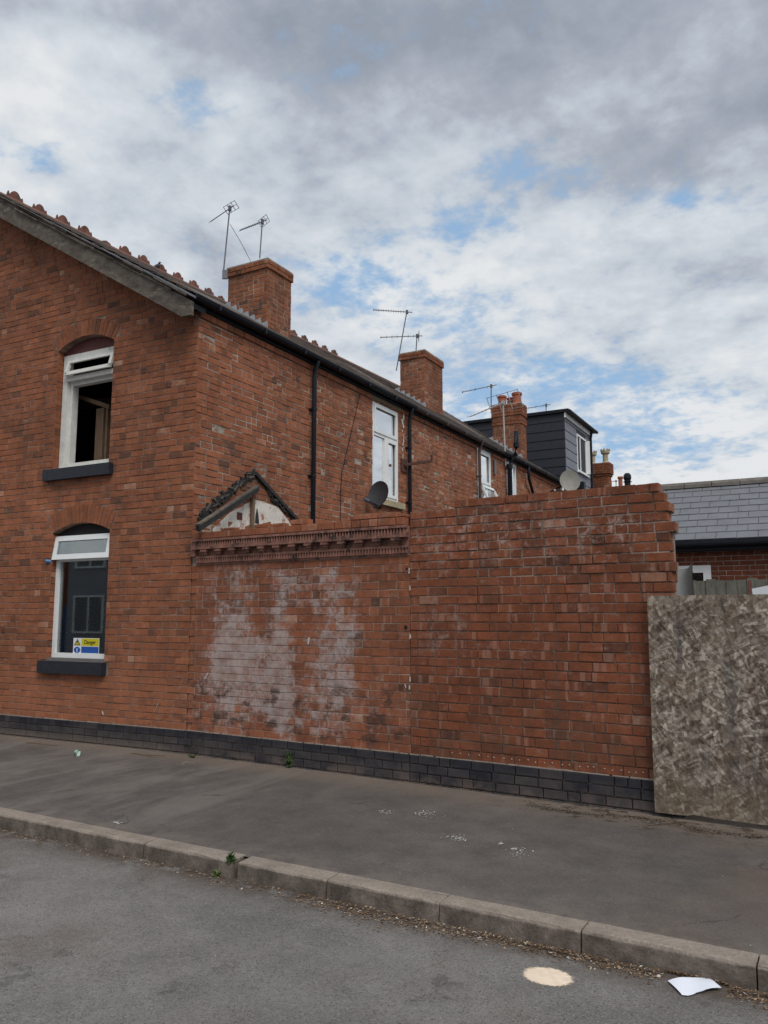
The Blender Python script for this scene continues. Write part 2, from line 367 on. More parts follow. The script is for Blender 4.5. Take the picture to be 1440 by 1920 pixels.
M_SLATE = plain('slate', (.165, .17, .185), .55, .14, 3, bump=.3)
M_OLDSL = plain('old_slate', (.10, .085, .075), .8, .4, 5, bump=.4, dirt=((.17, .11, .08), .5))
M_TERRA = plain('terracotta', (.17, .078, .056), .88, .4, 8, bump=.4, dirt=((.075, .06, .05), .5))
M_WHITE = plain('white_upvc', (.78, .79, .78), .35, .04, 3, bump=0)
M_OLDW = plain('old_white_paint', (.66, .655, .61), .6, .12, 9, bump=.2, dirt=((.38, .35, .30), .60))
M_BLACK = plain('black_plastic', (.012, .014, .020), .5, .2, 9, bump=.1, spec=.2)
M_SILL = plain('black_painted_sill', (.022, .024, .034), .5, .3, 20, bump=.5, dirt=((.35, .34, .32), .66))
M_BROWNP = plain('brown_plastic', (.085, .05, .038), .5, .2, 9)
M_WOOD = plain('grey_weathered_wood', (.112, .093, .075), .92, .5, 3.5, bump=.9, stretch=(2, 2, 4), dirt=((.22, .185, .15), .55))
M_TIMB = plain('brown_timber', (.17, .11, .07), .85, .3, 6, stretch=(5, 5, 1))
M_SOOT = plain('bitumen_and_soot', (.028, .027, .027), .75, .5, 14, bump=.8, dirt=((.20, .19, .18), .62))
M_LEAD = plain('lead_flashing', (.36, .38, .40), .55, .2, 12, metal=.2)
M_METAL = plain('grey_metal', (.17, .175, .19), .5, .2, 20, metal=.5)
M_RUST = plain('rusty_metal', (.085, .04, .03), .85, .4, 25, bump=.4)
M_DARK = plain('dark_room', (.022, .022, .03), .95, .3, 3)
M_CLAD = plain('black_cladding', (.024, .027, .036), .6, .2, 8, bump=.15)
M_CLADLIT = plain('lit_cladding', (.19, .20, .23), .6, .12, 6, bump=.15)  # same black cladding; brighter light on the front face put into the colour
M_CREAM = plain('cream_clay', (.42, .36, .25), .85, .25, 12, bump=.3, dirt=((.18, .16, .12), .58))
M_LIME = plain('white_limewash', (.68, .63, .56), .92, .15, 11, bump=.5, dirt=((.36, .16, .11), .535))
M_CURT = plain('net_curtain', (.25, .31, .32), .9, .12, 2.5, bump=0)
def glass(name, tintc=(.9, .95, .95), rough=.02):
    mt, t, b = material(name); t.n.remove(b); o = [n for n in t.n if n.type == 'OUTPUT_MATERIAL'][0]
    tr = t.node('ShaderNodeBsdfTransparent'); tr.inputs[0].default_value = (*tintc, 1)
    gl = t.node('ShaderNodeBsdfGlossy'); gl.inputs['Roughness'].default_value = rough; gl.inputs[0].default_value = (1, 1, 1, 1)
    fr = t.node('ShaderNodeFresnel'); fr.inputs[0].default_value = 1.55; mx = t.node('ShaderNodeMixShader')
    t.l.new(t.m('MULTIPLY', t.m('ADD', fr.outputs[0], .03), .85), mx.inputs[0]); t.l.new(tr.outputs[0], mx.inputs[1]); t.l.new(gl.outputs[0], mx.inputs[2]); t.l.new(mx.outputs[0], o.inputs[0]); return mt
M_GLASS = glass('window_glass')

# ------------------------------------------------------------------ frames of reference (world metres)
CX, CY = -6.87, 7.27
dG = Vector((.99943, -.03388, 0)); dLv = Vector((-.99897, -.04541, 0)); dH = Vector((-.03011, .99955, 0))
FG = Frame((CX, CY), dG, (-.03388, -.99943))            # garden walls, u to the right
FL = Frame((CX, CY), dLv, (.04541, -.99897))            # gable, u to the left
FH = SFrame((CX, CY), dH, (.99955, .03011))              # side wall going back, u away from us
ZP = .325                                               # top of blue brick plinth
CH = .0855

# ------------------------------------------------------------------ ground
def ground_material(name, base, kind):
    mt, t, b = material(name); p = t.pos(); x, y, z = t.sep(p)
    n1 = t.noise(p, .55, 6, .6); n2 = t.noise(p, 3.2, 8, .7); n3 = t.m('ADD', t.m('MULTIPLY', t.noise(p, 130, 3, .8), .5), t.m('MULTIPLY', t.noise(p, 42, 6, .8), .5)); vo = t.node('ShaderNodeTexVoronoi'); t.put(vo.inputs['Vector'], p); vo.inputs['Scale'].default_value = 140
    f = t.m('MULTIPLY', t.mr(n1, .3, .7, .78, 1.22, False), t.mr(n2, .28, .72, .78, 1.22, False))
    f = t.m('MULTIPLY', f, t.mr(n3, .3, .7, .60, 1.42, False)); c = t.mix(1., base, t.comb(f, f, f), 'MULTIPLY')
    if kind == 'road':
        c = t.mix(t.m('MULTIPLY', t.mr(t.noise(p, 1.1, 7, .7), .47, .66), .45), c, (.135, .10, .082)); c = t.mix(t.m('MULTIPLY', t.mr(t.noise(p, 2.3, 6, .7), .60, .67), .5), c, (.07, .063, .058))
        agg = t.sep(vo.outputs['Color'])[0]
        c = t.mix(t.m('MULTIPLY', t.mr(agg, .86, .9), .35), c, (.30, .29, .27)); c = t.mix(t.m('MULTIPLY', t.mr(agg, .12, .08), .5), c, (.035, .035, .035))
        gut = t.m('MULTIPLY', t.mr(y, 4.02, 4.42), t.mr(t.noise(p, 6, 7, .7), .3, .55)); c = t.mix(t.m('MULTIPLY', gut, .8), c, (.075, .05, .036))
        c = t.mix(t.m('MULTIPLY', t.mr(t.noise(p, 16, 6, .8), .68, .71), .6), c, (.34, .33, .31))
    else:
        dwall = t.m('ADD', y, t.m('MULTIPLY', t.m('ABSOLUTE', t.m('ADD', x, 6.87)), .036))
        st = t.noise(t.vm('MULTIPLY', p, (1.7, .5, 1)), 1.2, 7, .62, .7)
        c = t.mix(t.m('MULTIPLY', t.m('MULTIPLY', t.mr(st, .45, .66), t.mr(x, -2.8, -6.2)), .42), c, (.235, .21, .19))
        ck = t.node('ShaderNodeTexVoronoi', feature='DISTANCE_TO_EDGE'); t.put(ck.inputs['Vector'], t.vm('ADD', p, t.vm('MULTIPLY', t.comb(t.noise(p, 3, 5), t.noise(t.vm('ADD', p, (4, 4, 4)), 3, 5), 0.0), (.5, .5, 0)))); ck.inputs['Scale'].default_value = .55
        c = t.mix(t.m('MULTIPLY', t.m('MULTIPLY', t.mr(ck.outputs['Distance'], .006, .0), t.mr(t.noise(p, .8, 3), .5, .6)), .8), c, (.035, .03, .027))
        gum = t.node('ShaderNodeTexVoronoi'); t.put(gum.inputs['Vector'], p); gum.inputs['Scale'].default_value = 2.6; gum.inputs['Randomness'].default_value = 1
        c = t.mix(t.m('MULTIPLY', t.mr(gum.outputs['Distance'], .055, .035), .55), c, (.05, .046, .043))
        dirt = t.m('MULTIPLY', t.mr(dwall, 6.62, 7.2), t.mr(t.noise(p, 2.8, 8, .7), .28, .6, .45, 1)); c = t.mix(t.m('MULTIPLY', dirt, .75), c, (.20, .155, .12))
        ms = t.m('MULTIPLY', t.m('MULTIPLY', t.mr(dwall, 6.66, 6.9), t.mr(x, -3.2, -2.0)), t.mr(t.noise(t.vm('MULTIPLY', p, (1, 1.6, 1)), 5.5, 7, .75), .50, .60))
        c = t.mix(t.m('MULTIPLY', ms, .85), c, (.04, .026, .015))
        rt = t.m('MULTIPLY', t.mr(x, -1.6, -.4), t.mr(t.noise(p, 1.2, 6, .6), .4, .6)); c = t.mix(t.m('MULTIPLY', rt, .4), c, (.15, .105, .08))
        c = t.mix(t.m('MULTIPLY', t.mr(t.noise(p, 14, 7, .85), .70, .73), .55), c, (.33, .31, .29))
        kb = t.m('MULTIPLY', t.mr(y, 4.85, 4.6), t.mr(t.noise(p, 5, 7, .7), .4, .6)); c = t.mix(t.m('MULTIPLY', kb, .5), c, (.19, .165, .14))
    t.put(b.inputs['Base Color'], c); b.inputs['Roughness'].default_value = .92; b.inputs['Specular IOR Level'].default_value = .22
    h = t.m('ADD', t.m('MULTIPLY', vo.outputs['Distance'], .9), t.m('ADD', n3, t.m('MULTIPLY', n2, 1.5))); t.put(b.inputs['Normal'], t.bump(h, .55, .006)); return mt
M_ROAD = ground_material('road_asphalt', (.180, .170, .160), 'road'); M_PAVE = ground_material('pavement_asphalt', (.112, .098, .089), 'pave')
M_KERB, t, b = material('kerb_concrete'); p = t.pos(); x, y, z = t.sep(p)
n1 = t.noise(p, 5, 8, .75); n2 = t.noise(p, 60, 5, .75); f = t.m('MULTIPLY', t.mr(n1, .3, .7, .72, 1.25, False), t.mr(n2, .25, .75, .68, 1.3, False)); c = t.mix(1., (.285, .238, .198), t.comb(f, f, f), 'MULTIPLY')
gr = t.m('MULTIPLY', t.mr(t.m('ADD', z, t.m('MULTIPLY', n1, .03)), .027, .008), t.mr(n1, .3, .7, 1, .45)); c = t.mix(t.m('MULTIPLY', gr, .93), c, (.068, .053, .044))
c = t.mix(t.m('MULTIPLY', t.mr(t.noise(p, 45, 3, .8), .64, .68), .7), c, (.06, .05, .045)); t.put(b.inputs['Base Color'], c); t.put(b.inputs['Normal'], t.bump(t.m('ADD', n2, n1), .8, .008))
M_SOIL = plain('soil', (.07, .055, .04), .95, .3, 4)
def sheet(name, xs, ys, zf, mat):
    mb = MB(); i0 = [(x, y, zf(x, y)) for y in ys for x in xs]; mb.v = i0; nx = len(xs)
    for j in range(len(ys) - 1):
        for i in range(nx - 1): mb.f.append((j * nx + i, j * nx + i + 1, (j + 1) * nx + i + 1, (j + 1) * nx + i)); mb.t.append(.5)
    o = mb.build(name, mat, None, smooth=True); o['kind'] = 'structure'; return o
def road_z(x, y): return -.10 + .09 * max(0, min(1, (4.5 - y) / 4.0)) - (.0 if y > -3 else .09 * min(1, (-3 - y) / 3))
xs = [-80, -40, -20] + [-12 + .5 * i for i in range(34)] + [8, 14, 30, 80]
sheet('road', xs, [-6.5, -5, -4, -3, -2, -1, 0] + [.4 * i for i in range(1, 11)] + [4.2, 4.35, 4.47], road_z, M_ROAD)
KB = 4.42; KT = 4.575
def pave_z(x, y):
    return .0165 + (.054 - .0165) * max(0, min(1, (y - KT) / 2.6)) + .004 * math.sin(x * 1.7) * math.sin(y * 2.3) * max(0, min(1, (y - KT) / .5))
sheet('pavement', xs, [KT - .03, 4.7, 4.9, 5.2, 5.6, 6.0, 6.4, 6.8, 7.1, 7.5], pave_z, M_PAVE)
g = sheet('ground', [-400, -60, -20, 0, 20, 60, 400], [-400, -60, -8, 0, 7.2, 20, 60, 400], lambda x, y: -.25 if y < 7.3 else -.25 + min(.25, (y - 7.3) * .05), M_SOIL)
kerb = thing('kerb', None, None, (-3, KB, 0), kind='structure')
joints = [-16, -15.1, -14.2, -13.3, -12.4, -11.5, -10.6, -9.7, -8.85, -8.0, -7.15] + [on_z(x, y, .02).x for x, y in ((-60, 1517), (130, 1552), (268, 1580), (445, 1610), (614.7, 1646.7), (835, 1682.8), (1096, 1735.8), (1419, 1806.7))] + [.35, 1.2, 2.1, 3, 4, 5, 6, 8]
KF = Frame((0, KB), (1, 0), (0, -1))
for k, (a, b) in enumerate(zip(joints, joints[1:])):
    gl, gr = .004, .004
    if abs(a - joints[14]) < 1e-6: gl = .045
    if abs(b - joints[14]) < 1e-6: gr = .012
    mb = MB(); dd = U(-.004, .004); zz_ = U(-.003, .003); n = 7
    prof = [(-.155, -.2), (-.155, .018), (-.02, .021 + zz_), (-.006, .016 + zz_), (.0, .002 + zz_), (.018, -.2)]
    ring = []
    for i in range(n + 1):
        u = a + gl + (b - gr - a - gl) * i / n; e = .010 if i in (0, n) else 0
        ring.append([KF(u, d + dd + (U(-.003, .003) if 1 < q < 5 else 0) - (e if q in (3, 4) else 0), z - (e * .8 if q in (2, 3) else 0) + (U(-.0025, .0025) if 1 < q < 4 else 0)) for q, (d, z) in enumerate(prof)])
    for r0, r1 in zip(ring, ring[1:]):
        for q in range(len(prof)): q2 = (q + 1) % len(prof); mb.face([r0[q], r0[q2], r1[q2], r1[q]])
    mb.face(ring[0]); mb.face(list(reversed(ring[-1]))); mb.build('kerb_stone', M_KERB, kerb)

# ------------------------------------------------------------------ end house: gable wall
house = thing('end_terrace_house', 'red brick end terrace house with weathered bargeboard gable, open upper window and danger sign', 'house', (CX, CY, .05))
ROOF_S = .605; EAVE = 5.52; RW = 4.5; OVER = .45
def rake(u): return EAVE - .12 + ROOF_S * u if u < RW else EAVE - .12 + ROOF_S * (2 * RW - u)
GU = 6.2          # the gable is built this far past the picture edge, then closed at its true width
def arch_curve(u, c, hw, spring, rise):
    k = (u - c) / hw
    if abs(k) > 1: return spring
    Rr = (hw * hw + rise * rise) / (2 * rise); return spring + math.sqrt(max(Rr * Rr - (k * hw) ** 2, 0)) - (Rr - rise)
OPS = [dict(a=1.64, b=2.73, sill=3.70, spring=5.42, rise=.15, ring=.225), dict(a=1.565, b=2.645, sill=1.09, spring=2.81, rise=.12, ring=.245)]
for o_ in OPS: o_['c'] = (o_['a'] + o_['b']) / 2; o_['hw'] = (o_['b'] - o_['a']) / 2
mb = MB(); us = sorted(set([.156, .3, .8, 4.0, RW, 5.2, 6.2, 7.2, 8.2, 9.0] + [1.2 + .08 * i for i in range(22)] + [o_[k] for o_ in OPS for k in 'ab']))
def q4(a, b, z0a, z0b, z1a, z1b, d=-.006): mb.face([FL(a, d, z0a), FL(b, d, z0b), FL(b, d, z1b), FL(a, d, z1a)])
for a, b in zip(us, us[1:]):
    m_ = (a + b) / 2; cuts = [o_ for o_ in sorted(OPS, key=lambda o: o['sill']) if o_['a'] <= m_ <= o_['b']]; za = zb = -.2
    for o_ in cuts:
        q4(a, b, za, zb, o_['sill'], o_['sill']); za = arch_curve(a, o_['c'], o_['hw'], o_['spring'], o_['rise']); zb = arch_curve(b, o_['c'], o_['hw'], o_['spring'], o_['rise'])
        mb.face([FL(a, -.006, za), FL(b, -.006, zb), FL(b, -.225, zb), FL(a, -.225, za)])
    q4(a, b, za, zb, max(rake(a), 5.0), max(rake(b), 5.0))
mb.build('wall', M_MORT, house)
bricks = []
zrows = [ZP + CH * k for k in range(95)]
for k, z0 in enumerate(zrows):
    zm = z0 + CH / 2
    if zm > rake(RW) - .05: break
    top = (zm + .03 - EAVE + .12) / ROOF_S; a = max(.05 if k % 2 and zm < 2.3 else .156, top); b = min(GU, 2 * RW - top)
    iv = [(a, b)]
    for o_ in OPS:
        lo, hi = o_['a'], o_['b']
        if zm > o_['sill'] - .16 and zm < o_['sill']: lo -= .10; hi += .10
        elif zm > o_['sill'] and zm < o_['spring'] + .02: pass
        elif o_['spring'] + .02 <= zm < o_['spring'] + o_['rise'] + o_['ring'] + .02:
            Rr = (o_['hw'] ** 2 + o_['rise'] ** 2) / (2 * o_['rise']); cz = o_['spring'] + o_['rise'] - Rr; q_ = (Rr + o_['ring']) ** 2 - (zm - cz) ** 2
            if q_ <= .01: continue
            ext = min(math.sqrt(q_), math.tan(math.asin(o_['hw'] / Rr)) * (zm - cz) + .02)
            lo, hi = o_['c'] - ext, o_['c'] + ext
        else: continue
        niv = []
        for s0, s1 in iv:
            if hi <= s0 or lo >= s1: niv.append((s0, s1)); continue
            if lo > s0: niv.append((s0, lo))
            if hi < s1: niv.append((hi, s1))
        iv = niv
    course(bricks, FL, z0, CH, iv, M_GABLE, hdr=.42 if k % 2 else .22, seed=k, dark=.13, pale=.03, dj=.0035, J=.0085)
# reveal bricks of the two openings
for o_, d0 in ((OPS[0], .12), (OPS[1], .12)):
    for sgn, uu in ((1, o_['b']), (-1, o_['a'])):
        FR = Frame(FL(uu, 0, 0), -FL.n, -FL.u * sgn)
        z0 = o_['sill']; k = 0
        while z0 < o_['spring'] - .03:
            course(bricks, FR, z0, CH, [(.004, .115)], M_GABLE, hdr=1, seed=0); z0 += CH; k += 1
# plinth
for k in range(4):
    z0 = ZP - CH * (k + 1); course(bricks, FL, z0, CH, [(.05 if k % 2 else .16, GU)], M_BLUE, hdr=.1 if k else .75, seed=k + 1, dbase=.018, dj=.002)
# arches
def arch_bricks(o_, n, mat):
    hw, c, sp, ri, rg = o_['hw'], o_['c'], o_['spring'], o_['rise'], o_['ring']; Rr = (hw * hw + ri * ri) / (2 * ri); cz = sp + ri - Rr; A = math.asin(hw / Rr)
    for i in range(n):
        a0 = -A + 2 * A * i / n + .0035; a1 = -A + 2 * A * (i + 1) / n - .0035; m = MB(); d = .002 + U(-.003, .003); ti = tone(.05, .03) * .85
        pts = [(c + Rr * math.sin(a0), cz + Rr * math.cos(a0)), (c + Rr * math.sin(a1), cz + Rr * math.cos(a1)), (c + (Rr + rg) * math.sin(a1), cz + (Rr + rg) * math.cos(a1)), (c + (Rr + rg) * math.sin(a0), cz + (Rr + rg) * math.cos(a0))]
        m.prism(FL, pts, d, -.11, ti); m.build('arch_brick', mat, house)
arch_bricks(OPS[0], 17, M_GABLE); arch_bricks(OPS[1], 17, M_GABLE)
# side wall (faces right) of the end house, t 0..5.6
WINS = [(4.24, 5.19, 3.70, 5.40), (9.0, 9.84, 3.75, 5.44), (10.9, 11.6, 4.1, 5.46)]
def side_courses(out, u0, u1, mat, zlo=0.4, ztop=5.40):
    k = 0; z0 = ZP + CH * math.ceil((zlo - ZP) / CH)
    while z0 < ztop - .02:
        iv = [(u0, u1)]
        for a, b, s0, s1 in WINS:
            if s0 - .08 < z0 + CH / 2 < s1 + .0:
                iv = [r for x0, x1 in iv for r in (((x0, min(a, x1)), (max(b, x0), x1)) if a < x1 and b > x0 else ((x0, x1),)) if r[1] - r[0] > .02]
        ko = round((z0 - ZP) / CH)
        course(out, FH, z0, CH, iv, mat, hdr=.45 if ko % 2 else .3, seed=ko, dj=.006, dark=.08, pale=.06, J=.010); z0 += CH; k += 1
def side_wall(u0, u1, parent, ztop=5.60):
    m = MB(); us = sorted(set([u0, u1] + [v for a, b, _, _ in WINS for v in (a, b) if u0 < v < u1]))
    for a, b in zip(us, us[1:]):
        z = -.1
        for wa, wb, s0, s1 in WINS:
            if wa <= (a + b) / 2 <= wb:
                m.face([FH(a, -.006, z), FH(b, -.006, z), FH(b, -.006, s0), FH(a, -.006, s0)]); z = s1
                m.face([FH(a, -.006, s1), FH(b, -.006, s1), FH(b, -.12, s1), FH(a, -.12, s1)])
                for q in (a, b): m.face([FH(q, -.006, s0), FH(q, -.12, s0), FH(q, -.12, s1), FH(q, -.006, s1)])
        m.face([FH(a, -.006, z), FH(b, -.006, z), FH(b, -.006, ztop), FH(a, -.006, ztop)])
    return m
HA, HB, HC = 5.62, 10.35, 15.43
side_wall(-.166, HA, house).build('wall', M_MORTS, house)
side_courses(bricks, -.166, HA, M_SIDE, zlo=2.3)
# corbelled top course under the gutter
bricks_c = []
def corbel(out, a, b, mat):
    iv = [(a, b)]
    for w0, w1, _, _ in WINS: iv = [r for x0, x1 in iv for r in (((x0, min(w0 - .06, x1)), (max(w1 + .08, x0), x1)) if w0 < x1 and w1 > x0 else ((x0, x1),)) if r[1] - r[0] > .02]
    course(out, FH, 5.385, .086, iv, mat, hdr=.2, dbase=.022, dj=.003)
corbel(bricks, -.166, HA, M_SIDE)
emit_bricks(bricks, house)

def beam(mb, a, b, w, h): mb.bar(a, b, w, h)
# bargeboard, moulding and verge
mb = MB()
mb.prism(FL, [(.03, 5.385), (.03, 5.565), (4.5, 5.565 + ROOF_S * 4.47), (4.5, 5.275 + ROOF_S * 4.5), (.18, 5.275 + ROOF_S * .18)], .285, .235); mb.build('bargeboard', M_WOOD, house)
mb = MB()
for (o0, th, dpt) in ((-.012, .024, .315), (.018, .022, .30), (.044, .026, .33)):
    a0 = .06 + (.26 if th == .024 else 0) + U(0, .06); n = 8
    for i in range(n):
        s0 = a0 + (4.5 - a0) * i / n; s1 = a0 + (4.5 - a0) * (i + 1) / n - .006; jj = U(-.010, .006)
        zf = lambda s, q: 5.545 + q + ROOF_S * s + jj
        mb.prism(FL, [(s0, zf(s0, o0)), (s0, zf(s0, o0 + th)), (s1, zf(s1, o0 + th) + U(-.006, .004)), (s1, zf(s1, o0))], dpt + U(-.012, .01), .24)
mb.build('verge_moulding', M_WOOD, house)
mb = MB(); s0 = .0
while s0 < 4.5:
    s1 = s0 + .20; zt_ = lambda q: 5.632 + .597 * q
    mb.prism(FL, [(s0, 5.605 + ROOF_S * s0), (s0, zt_(s0)), (s1 - .006, zt_(s1) + .004), (s1 - .006, 5.605 + ROOF_S * s1)], .335 + U(-.02, .015), .2); s0 = s1
mb.build('verge_slates', M_SLATE, house)
mb = MB(); mb.prism(FL, [(.06, 5.50), (.06, 5.57), (4.5, 5.56 + ROOF_S * 4.5), (4.5, 5.50 + ROOF_S * 4.5), (.16, 5.50 + .08)], .235, -.02); mb.build('verge_soffit', M_BLACK, house)
# roof slates: rows going up the slope, seen nearly edge on
def ridge_z(tt): return EAVE + .10 + ROOF_S * RW + .026 * tt
def roof(parent, t0, t1, mat, name='slate_row', over=0., single=60):
    core = MB(); cnt = 0; m = MB()
    def P(wd, tt, h=0.):
        k = (wd + .12) / (RW + .12); z = EAVE + .06 + (ridge_z(tt) - EAVE - .06) * k + h; return FH(tt, -wd, z)
    core.face([P(-.12, t0 - over), P(-.12, t1), P(RW, t1), P(RW, t0 - over)])
    b0 = FH(t0 - over, -2 * RW, EAVE); b1 = FH(t1, -2 * RW, EAVE); core.face([P(RW, t0 - over), P(RW, t1), b1, b0])
    core.build('roof', mat, parent)
    rows = 21
    for r_ in range(rows):
        w0 = -.14 + (RW + .1) * r_ / rows; w1 = w0 + (RW + .1) / rows * 1.2; tt = t0 - over - (r_ % 2) * .13
        while tt < t1:
            e = min(tt + .25, t1); s = max(tt, t0 - over); h = .016 + U(0, .007)
            if e - s > .05:
                lo = P(w0, s, h + .01); q = [P(w0, s, h + .012), P(w0, e - .005, h + .012 + U(-.003, .003)), P(w1, e - .005, h - .008), P(w1, s, h - .008)]
                m.hexa([v - Vector((0, 0, .009)) for v in q] + q, R()); cnt += 1
            tt += .255
    m.build(name, mat, parent, kind='stuff'); return P
PA = roof(house, 0, HA, M_OLDSL, over=OVER)
def ridge(parent, t0, t1, step, crest=True, mat=None):
    mat = mat or M_TERRA; tt = t0
    while tt < t1 - .05:
        e = min(tt + step - .01, t1); m = MB(); c = FH(tt, -RW, 0); z0 = ridge_z(tt); z1 = ridge_z(e)
        def q(wd, tq, h): return FH(tq, -RW + wd, (z0 if tq == tt else z1) + h)
        for a, b in (((.13, -.05), (.04, .03)), ((.04, .03), (-.04, .03)), ((-.04, .03), (-.13, -.05))):
            m.hexa([q(a[0], tt, a[1] - .02), q(a[0], e, a[1] - .02), q(b[0], e, b[1] - .02), q(b[0], tt, b[1] - .02), q(a[0], tt, a[1]), q(a[0], e, a[1]), q(b[0], e, b[1]), q(b[0], tt, b[1])])
        if crest:   # moulded crest: round hump with small horns
            FC = SFrame(FH.raw(tt, -RW, 0), dH, FH.n); L = e - tt; zb = (z0 + z1) / 2 + .02; c0 = L * .5; sc = min(1, L / .44) * U(.92, 1.05)
            pts = [(c0 - .15, 0), (c0 + .15, 0), (c0 + .135, .055), (c0 + .125, .085), (c0 + .105, .055)] + [(c0 + .085 * math.cos(a), .05 + .085 * math.sin(a)) for a in [math.pi * i / 8 for i in range(1, 8)]] + [(c0 - .105, .055), (c0 - .125, .10), (c0 - .14, .05)]
            if R() < .12: pts = pts[:2] + [(c0 + .1, .05), (c0, .07), (c0 - .1, .03)]
            m.prism(FC, [(c0 + (u - c0) * sc, zb + z * 1.12 * sc) for u, z in pts], .016, -.016)
        m.build('ridge_tile', mat, parent); tt += step
ridge(house, -.33, HA, .47)

# gutter, soffit, downpipes
def gutter(parent, a, b, mat, z=5.535, fascia=True):
    m = MB(); n = 8
    for i in range(n):
        a0 = math.pi + math.pi * i / n; a1 = math.pi + math.pi * (i + 1) / n; c = -0.0
        def g(an, tt, r): return FH(tt, .125 + r * math.cos(an), z + .03 + r * math.sin(an))
        m.face([g(a0, a, .06), g(a1, a, .06), g(a1, b, .06), g(a0, b, .06)]); m.face([g(a0, a, .054), g(a0, b, .054), g(a1, b, .054), g(a1, a, .054)])
    m.face([FH(a, .125 + .06 * math.cos(math.pi + math.pi * i / n), z + .03 + .06 * math.sin(math.pi + math.pi * i / n)) for i in range(n + 1)])
    m.box(FH, a, b, .175, .19, z + .026, z + .036)
    k = a + .4
    while k < b: m.box(FH, k, k + .035, .035, .192, z - .034, z + .034); k += .95
    m.build('gutter', mat, parent)
    if fascia: m = MB(); m.box(FH, a, b, .026, .052, 5.475, 5.62); m.build('fascia', M_BLACK, parent)
def downpipe(parent, tt, mat, r=.036, zb=.1, zt=5.52, name='downpipe'):
    m = MB(); m.tube([FH(tt, .125, zt), FH(tt, .12, zt - .04), FH(tt, .075, zt - .16), FH(tt, .07, zt - .25), FH(tt, .07, zb)], r, 10)
    o = m.build(name, mat, parent, smooth=True); m = MB(); z = zt - .75
    while z > zb: m.tube([FH(tt, .07, z - .018), FH(tt, .07, z + .018)], r * 1.22, 10); m.box(FH, tt - .055, tt + .055, 0, .03, z - .012, z + .012); z -= 1.02
    m.build('pipe_clip', mat, o); return o
gutter(house, -.40, HA, M_BLACK); downpipe(house, 2.33, M_BLACK); downpipe(house, 5.51, M_BLACK)

# ------------------------------------------------------------------ chimneys
def chimney(parent, tt, wd, dep, lft, zt, zb, mat=M_CHIM, cap=2, single=150, band=False):
    """stack on the near roof slope: corner at (tt, wd), dep along the terrace, lft up the slope"""
    ch = thing('chimney', None, None, (0, 0, 0)); p = FH(tt, -wd, 0); ch.location = p - root_loc(parent); ch.parent = parent
    FA = SFrame(FH.raw(tt, -wd, 0), -FH.n, -dH); FB = SFrame(FH.raw(tt, -wd, 0), dH, FH.n)
    m = MB(); m.box(FA, .006, lft - .006, -.006, -dep + .006, zb, zt - .02); m.build('core', M_MORTS, ch)
    out = []; n = int((zt - zb) / CH); z0 = zt - CH * n
    for k in range(n):
        z = z0 + CH * k; o_ = .03 if k >= n - cap else 0
        if band and k in (n - cap - 2, n - cap - 3): o_ = .02
        course(out, FA, z, CH, [(-o_, lft + o_)], mat, hdr=.3, seed=k, dbase=o_, dark=.12); course(out, FB, z, CH, [(-o_, dep + o_)], mat, hdr=.35, seed=k + 1, dbase=o_, dark=.12)
    emit_bricks(out, ch, single)
    m = MB(); m.box(FA, -.02, lft + .02, .02, -dep - .02, zt - .01, zt + .025); m.build('flaunching', M_MORTS, ch)
    # stepped lead up the face towards us
    m = MB(); k = 0; s = -.04
    while s < lft:
        zz0 = EAVE + .07 + (ridge_z(tt) - EAVE - .06) * ((wd + s + .12) / (RW + .12)); m.prism(FA, [(s, zz0 - .05), (s, zz0 + .05), (s + .02, zz0 + .15), (s + .15, zz0 + .12), (s + .15, zz0 + .02)], .016 + .002 * (k % 2), .010); s += .145; k += 1
    m.build('lead_flashing', M_LEAD, ch); return ch, FA, FB
chim1, FA1, FB1 = chimney(house, 3.82, 2.0, .76, .93, 8.22, 6.3, single=200)

# ------------------------------------------------------------------ gable windows
def frame_ring(mb, fr, a, b, z0, z1, w, d0, d1):
    mb.box(fr, a, a + w, d0, d1, z0, z1); mb.box(fr, b - w, b, d0, d1, z0, z1)
    mb.box(fr, a + w, b - w, d0 + .001, d1 - .001, z1 - w, z1); mb.box(fr, a + w, b - w, d0 + .001, d1 - .001, z0, z0 + w)
o_ = OPS[0]; win = thing('window', None, None); win.parent = house; win.location = FL(o_['c'], 0, o_['sill']) - house.location
zh = 5.375; zt = 5.06
m = MB(); m.box(FL, o_['a'] + .02, o_['b'] - .015, -.14, -.11, zh, o_['spring'] + o_['rise']); m.build('arch_infill', plain('maroon_board', (.12, .045, .04), .8), win)
m = MB(); frame_ring(m, FL, o_['a'] + .0, o_['b'] - .01, 3.71, zh, .085, -.20, -.10); m.box(FL, o_['a'] + .085, o_['b'] - .095, -.20, -.095, zt - .07, zt); m.build('frame', M_OLDW, win)
m = MB(); m.box(FL, o_['b'] - .15, o_['b'] - .097, -.26, -.16, 3.72, zt - .07); m.box(FL, o_['a'] + .09, o_['a'] + .13, -.26, -.16, 3.72, zt - .07); m.box(FL, o_['a'] + .13, o_['b'] - .15, -.26, -.17, zt - .12, zt - .07); m.build('inner_frame', M_OLDW, win)
m = MB()   # top-hung light standing open
za, zb_ = zh - .085, zt + .012
def sl(u, z, k=0.): f = (za - z) / (za - zb_); return FL(u, -.125 + .06 * f + k, z)
for (u0, u1, z0, z1) in ((o_['b'] - .15, o_['b'] - .10, zb_, za), (o_['a'] + .09, o_['a'] + .14, zb_, za), (o_['a'] + .14, o_['b'] - .15, za - .04, za), (o_['a'] + .09, o_['b'] - .10, zb_ - .01, zb_ + .045)):
    m.hexa([sl(u0, z0), sl(u1, z0), sl(u1, z0, .035), sl(u0, z0, .035), sl(u0, z1), sl(u1, z1), sl(u1, z1, .035), sl(u0, z1, .035)])
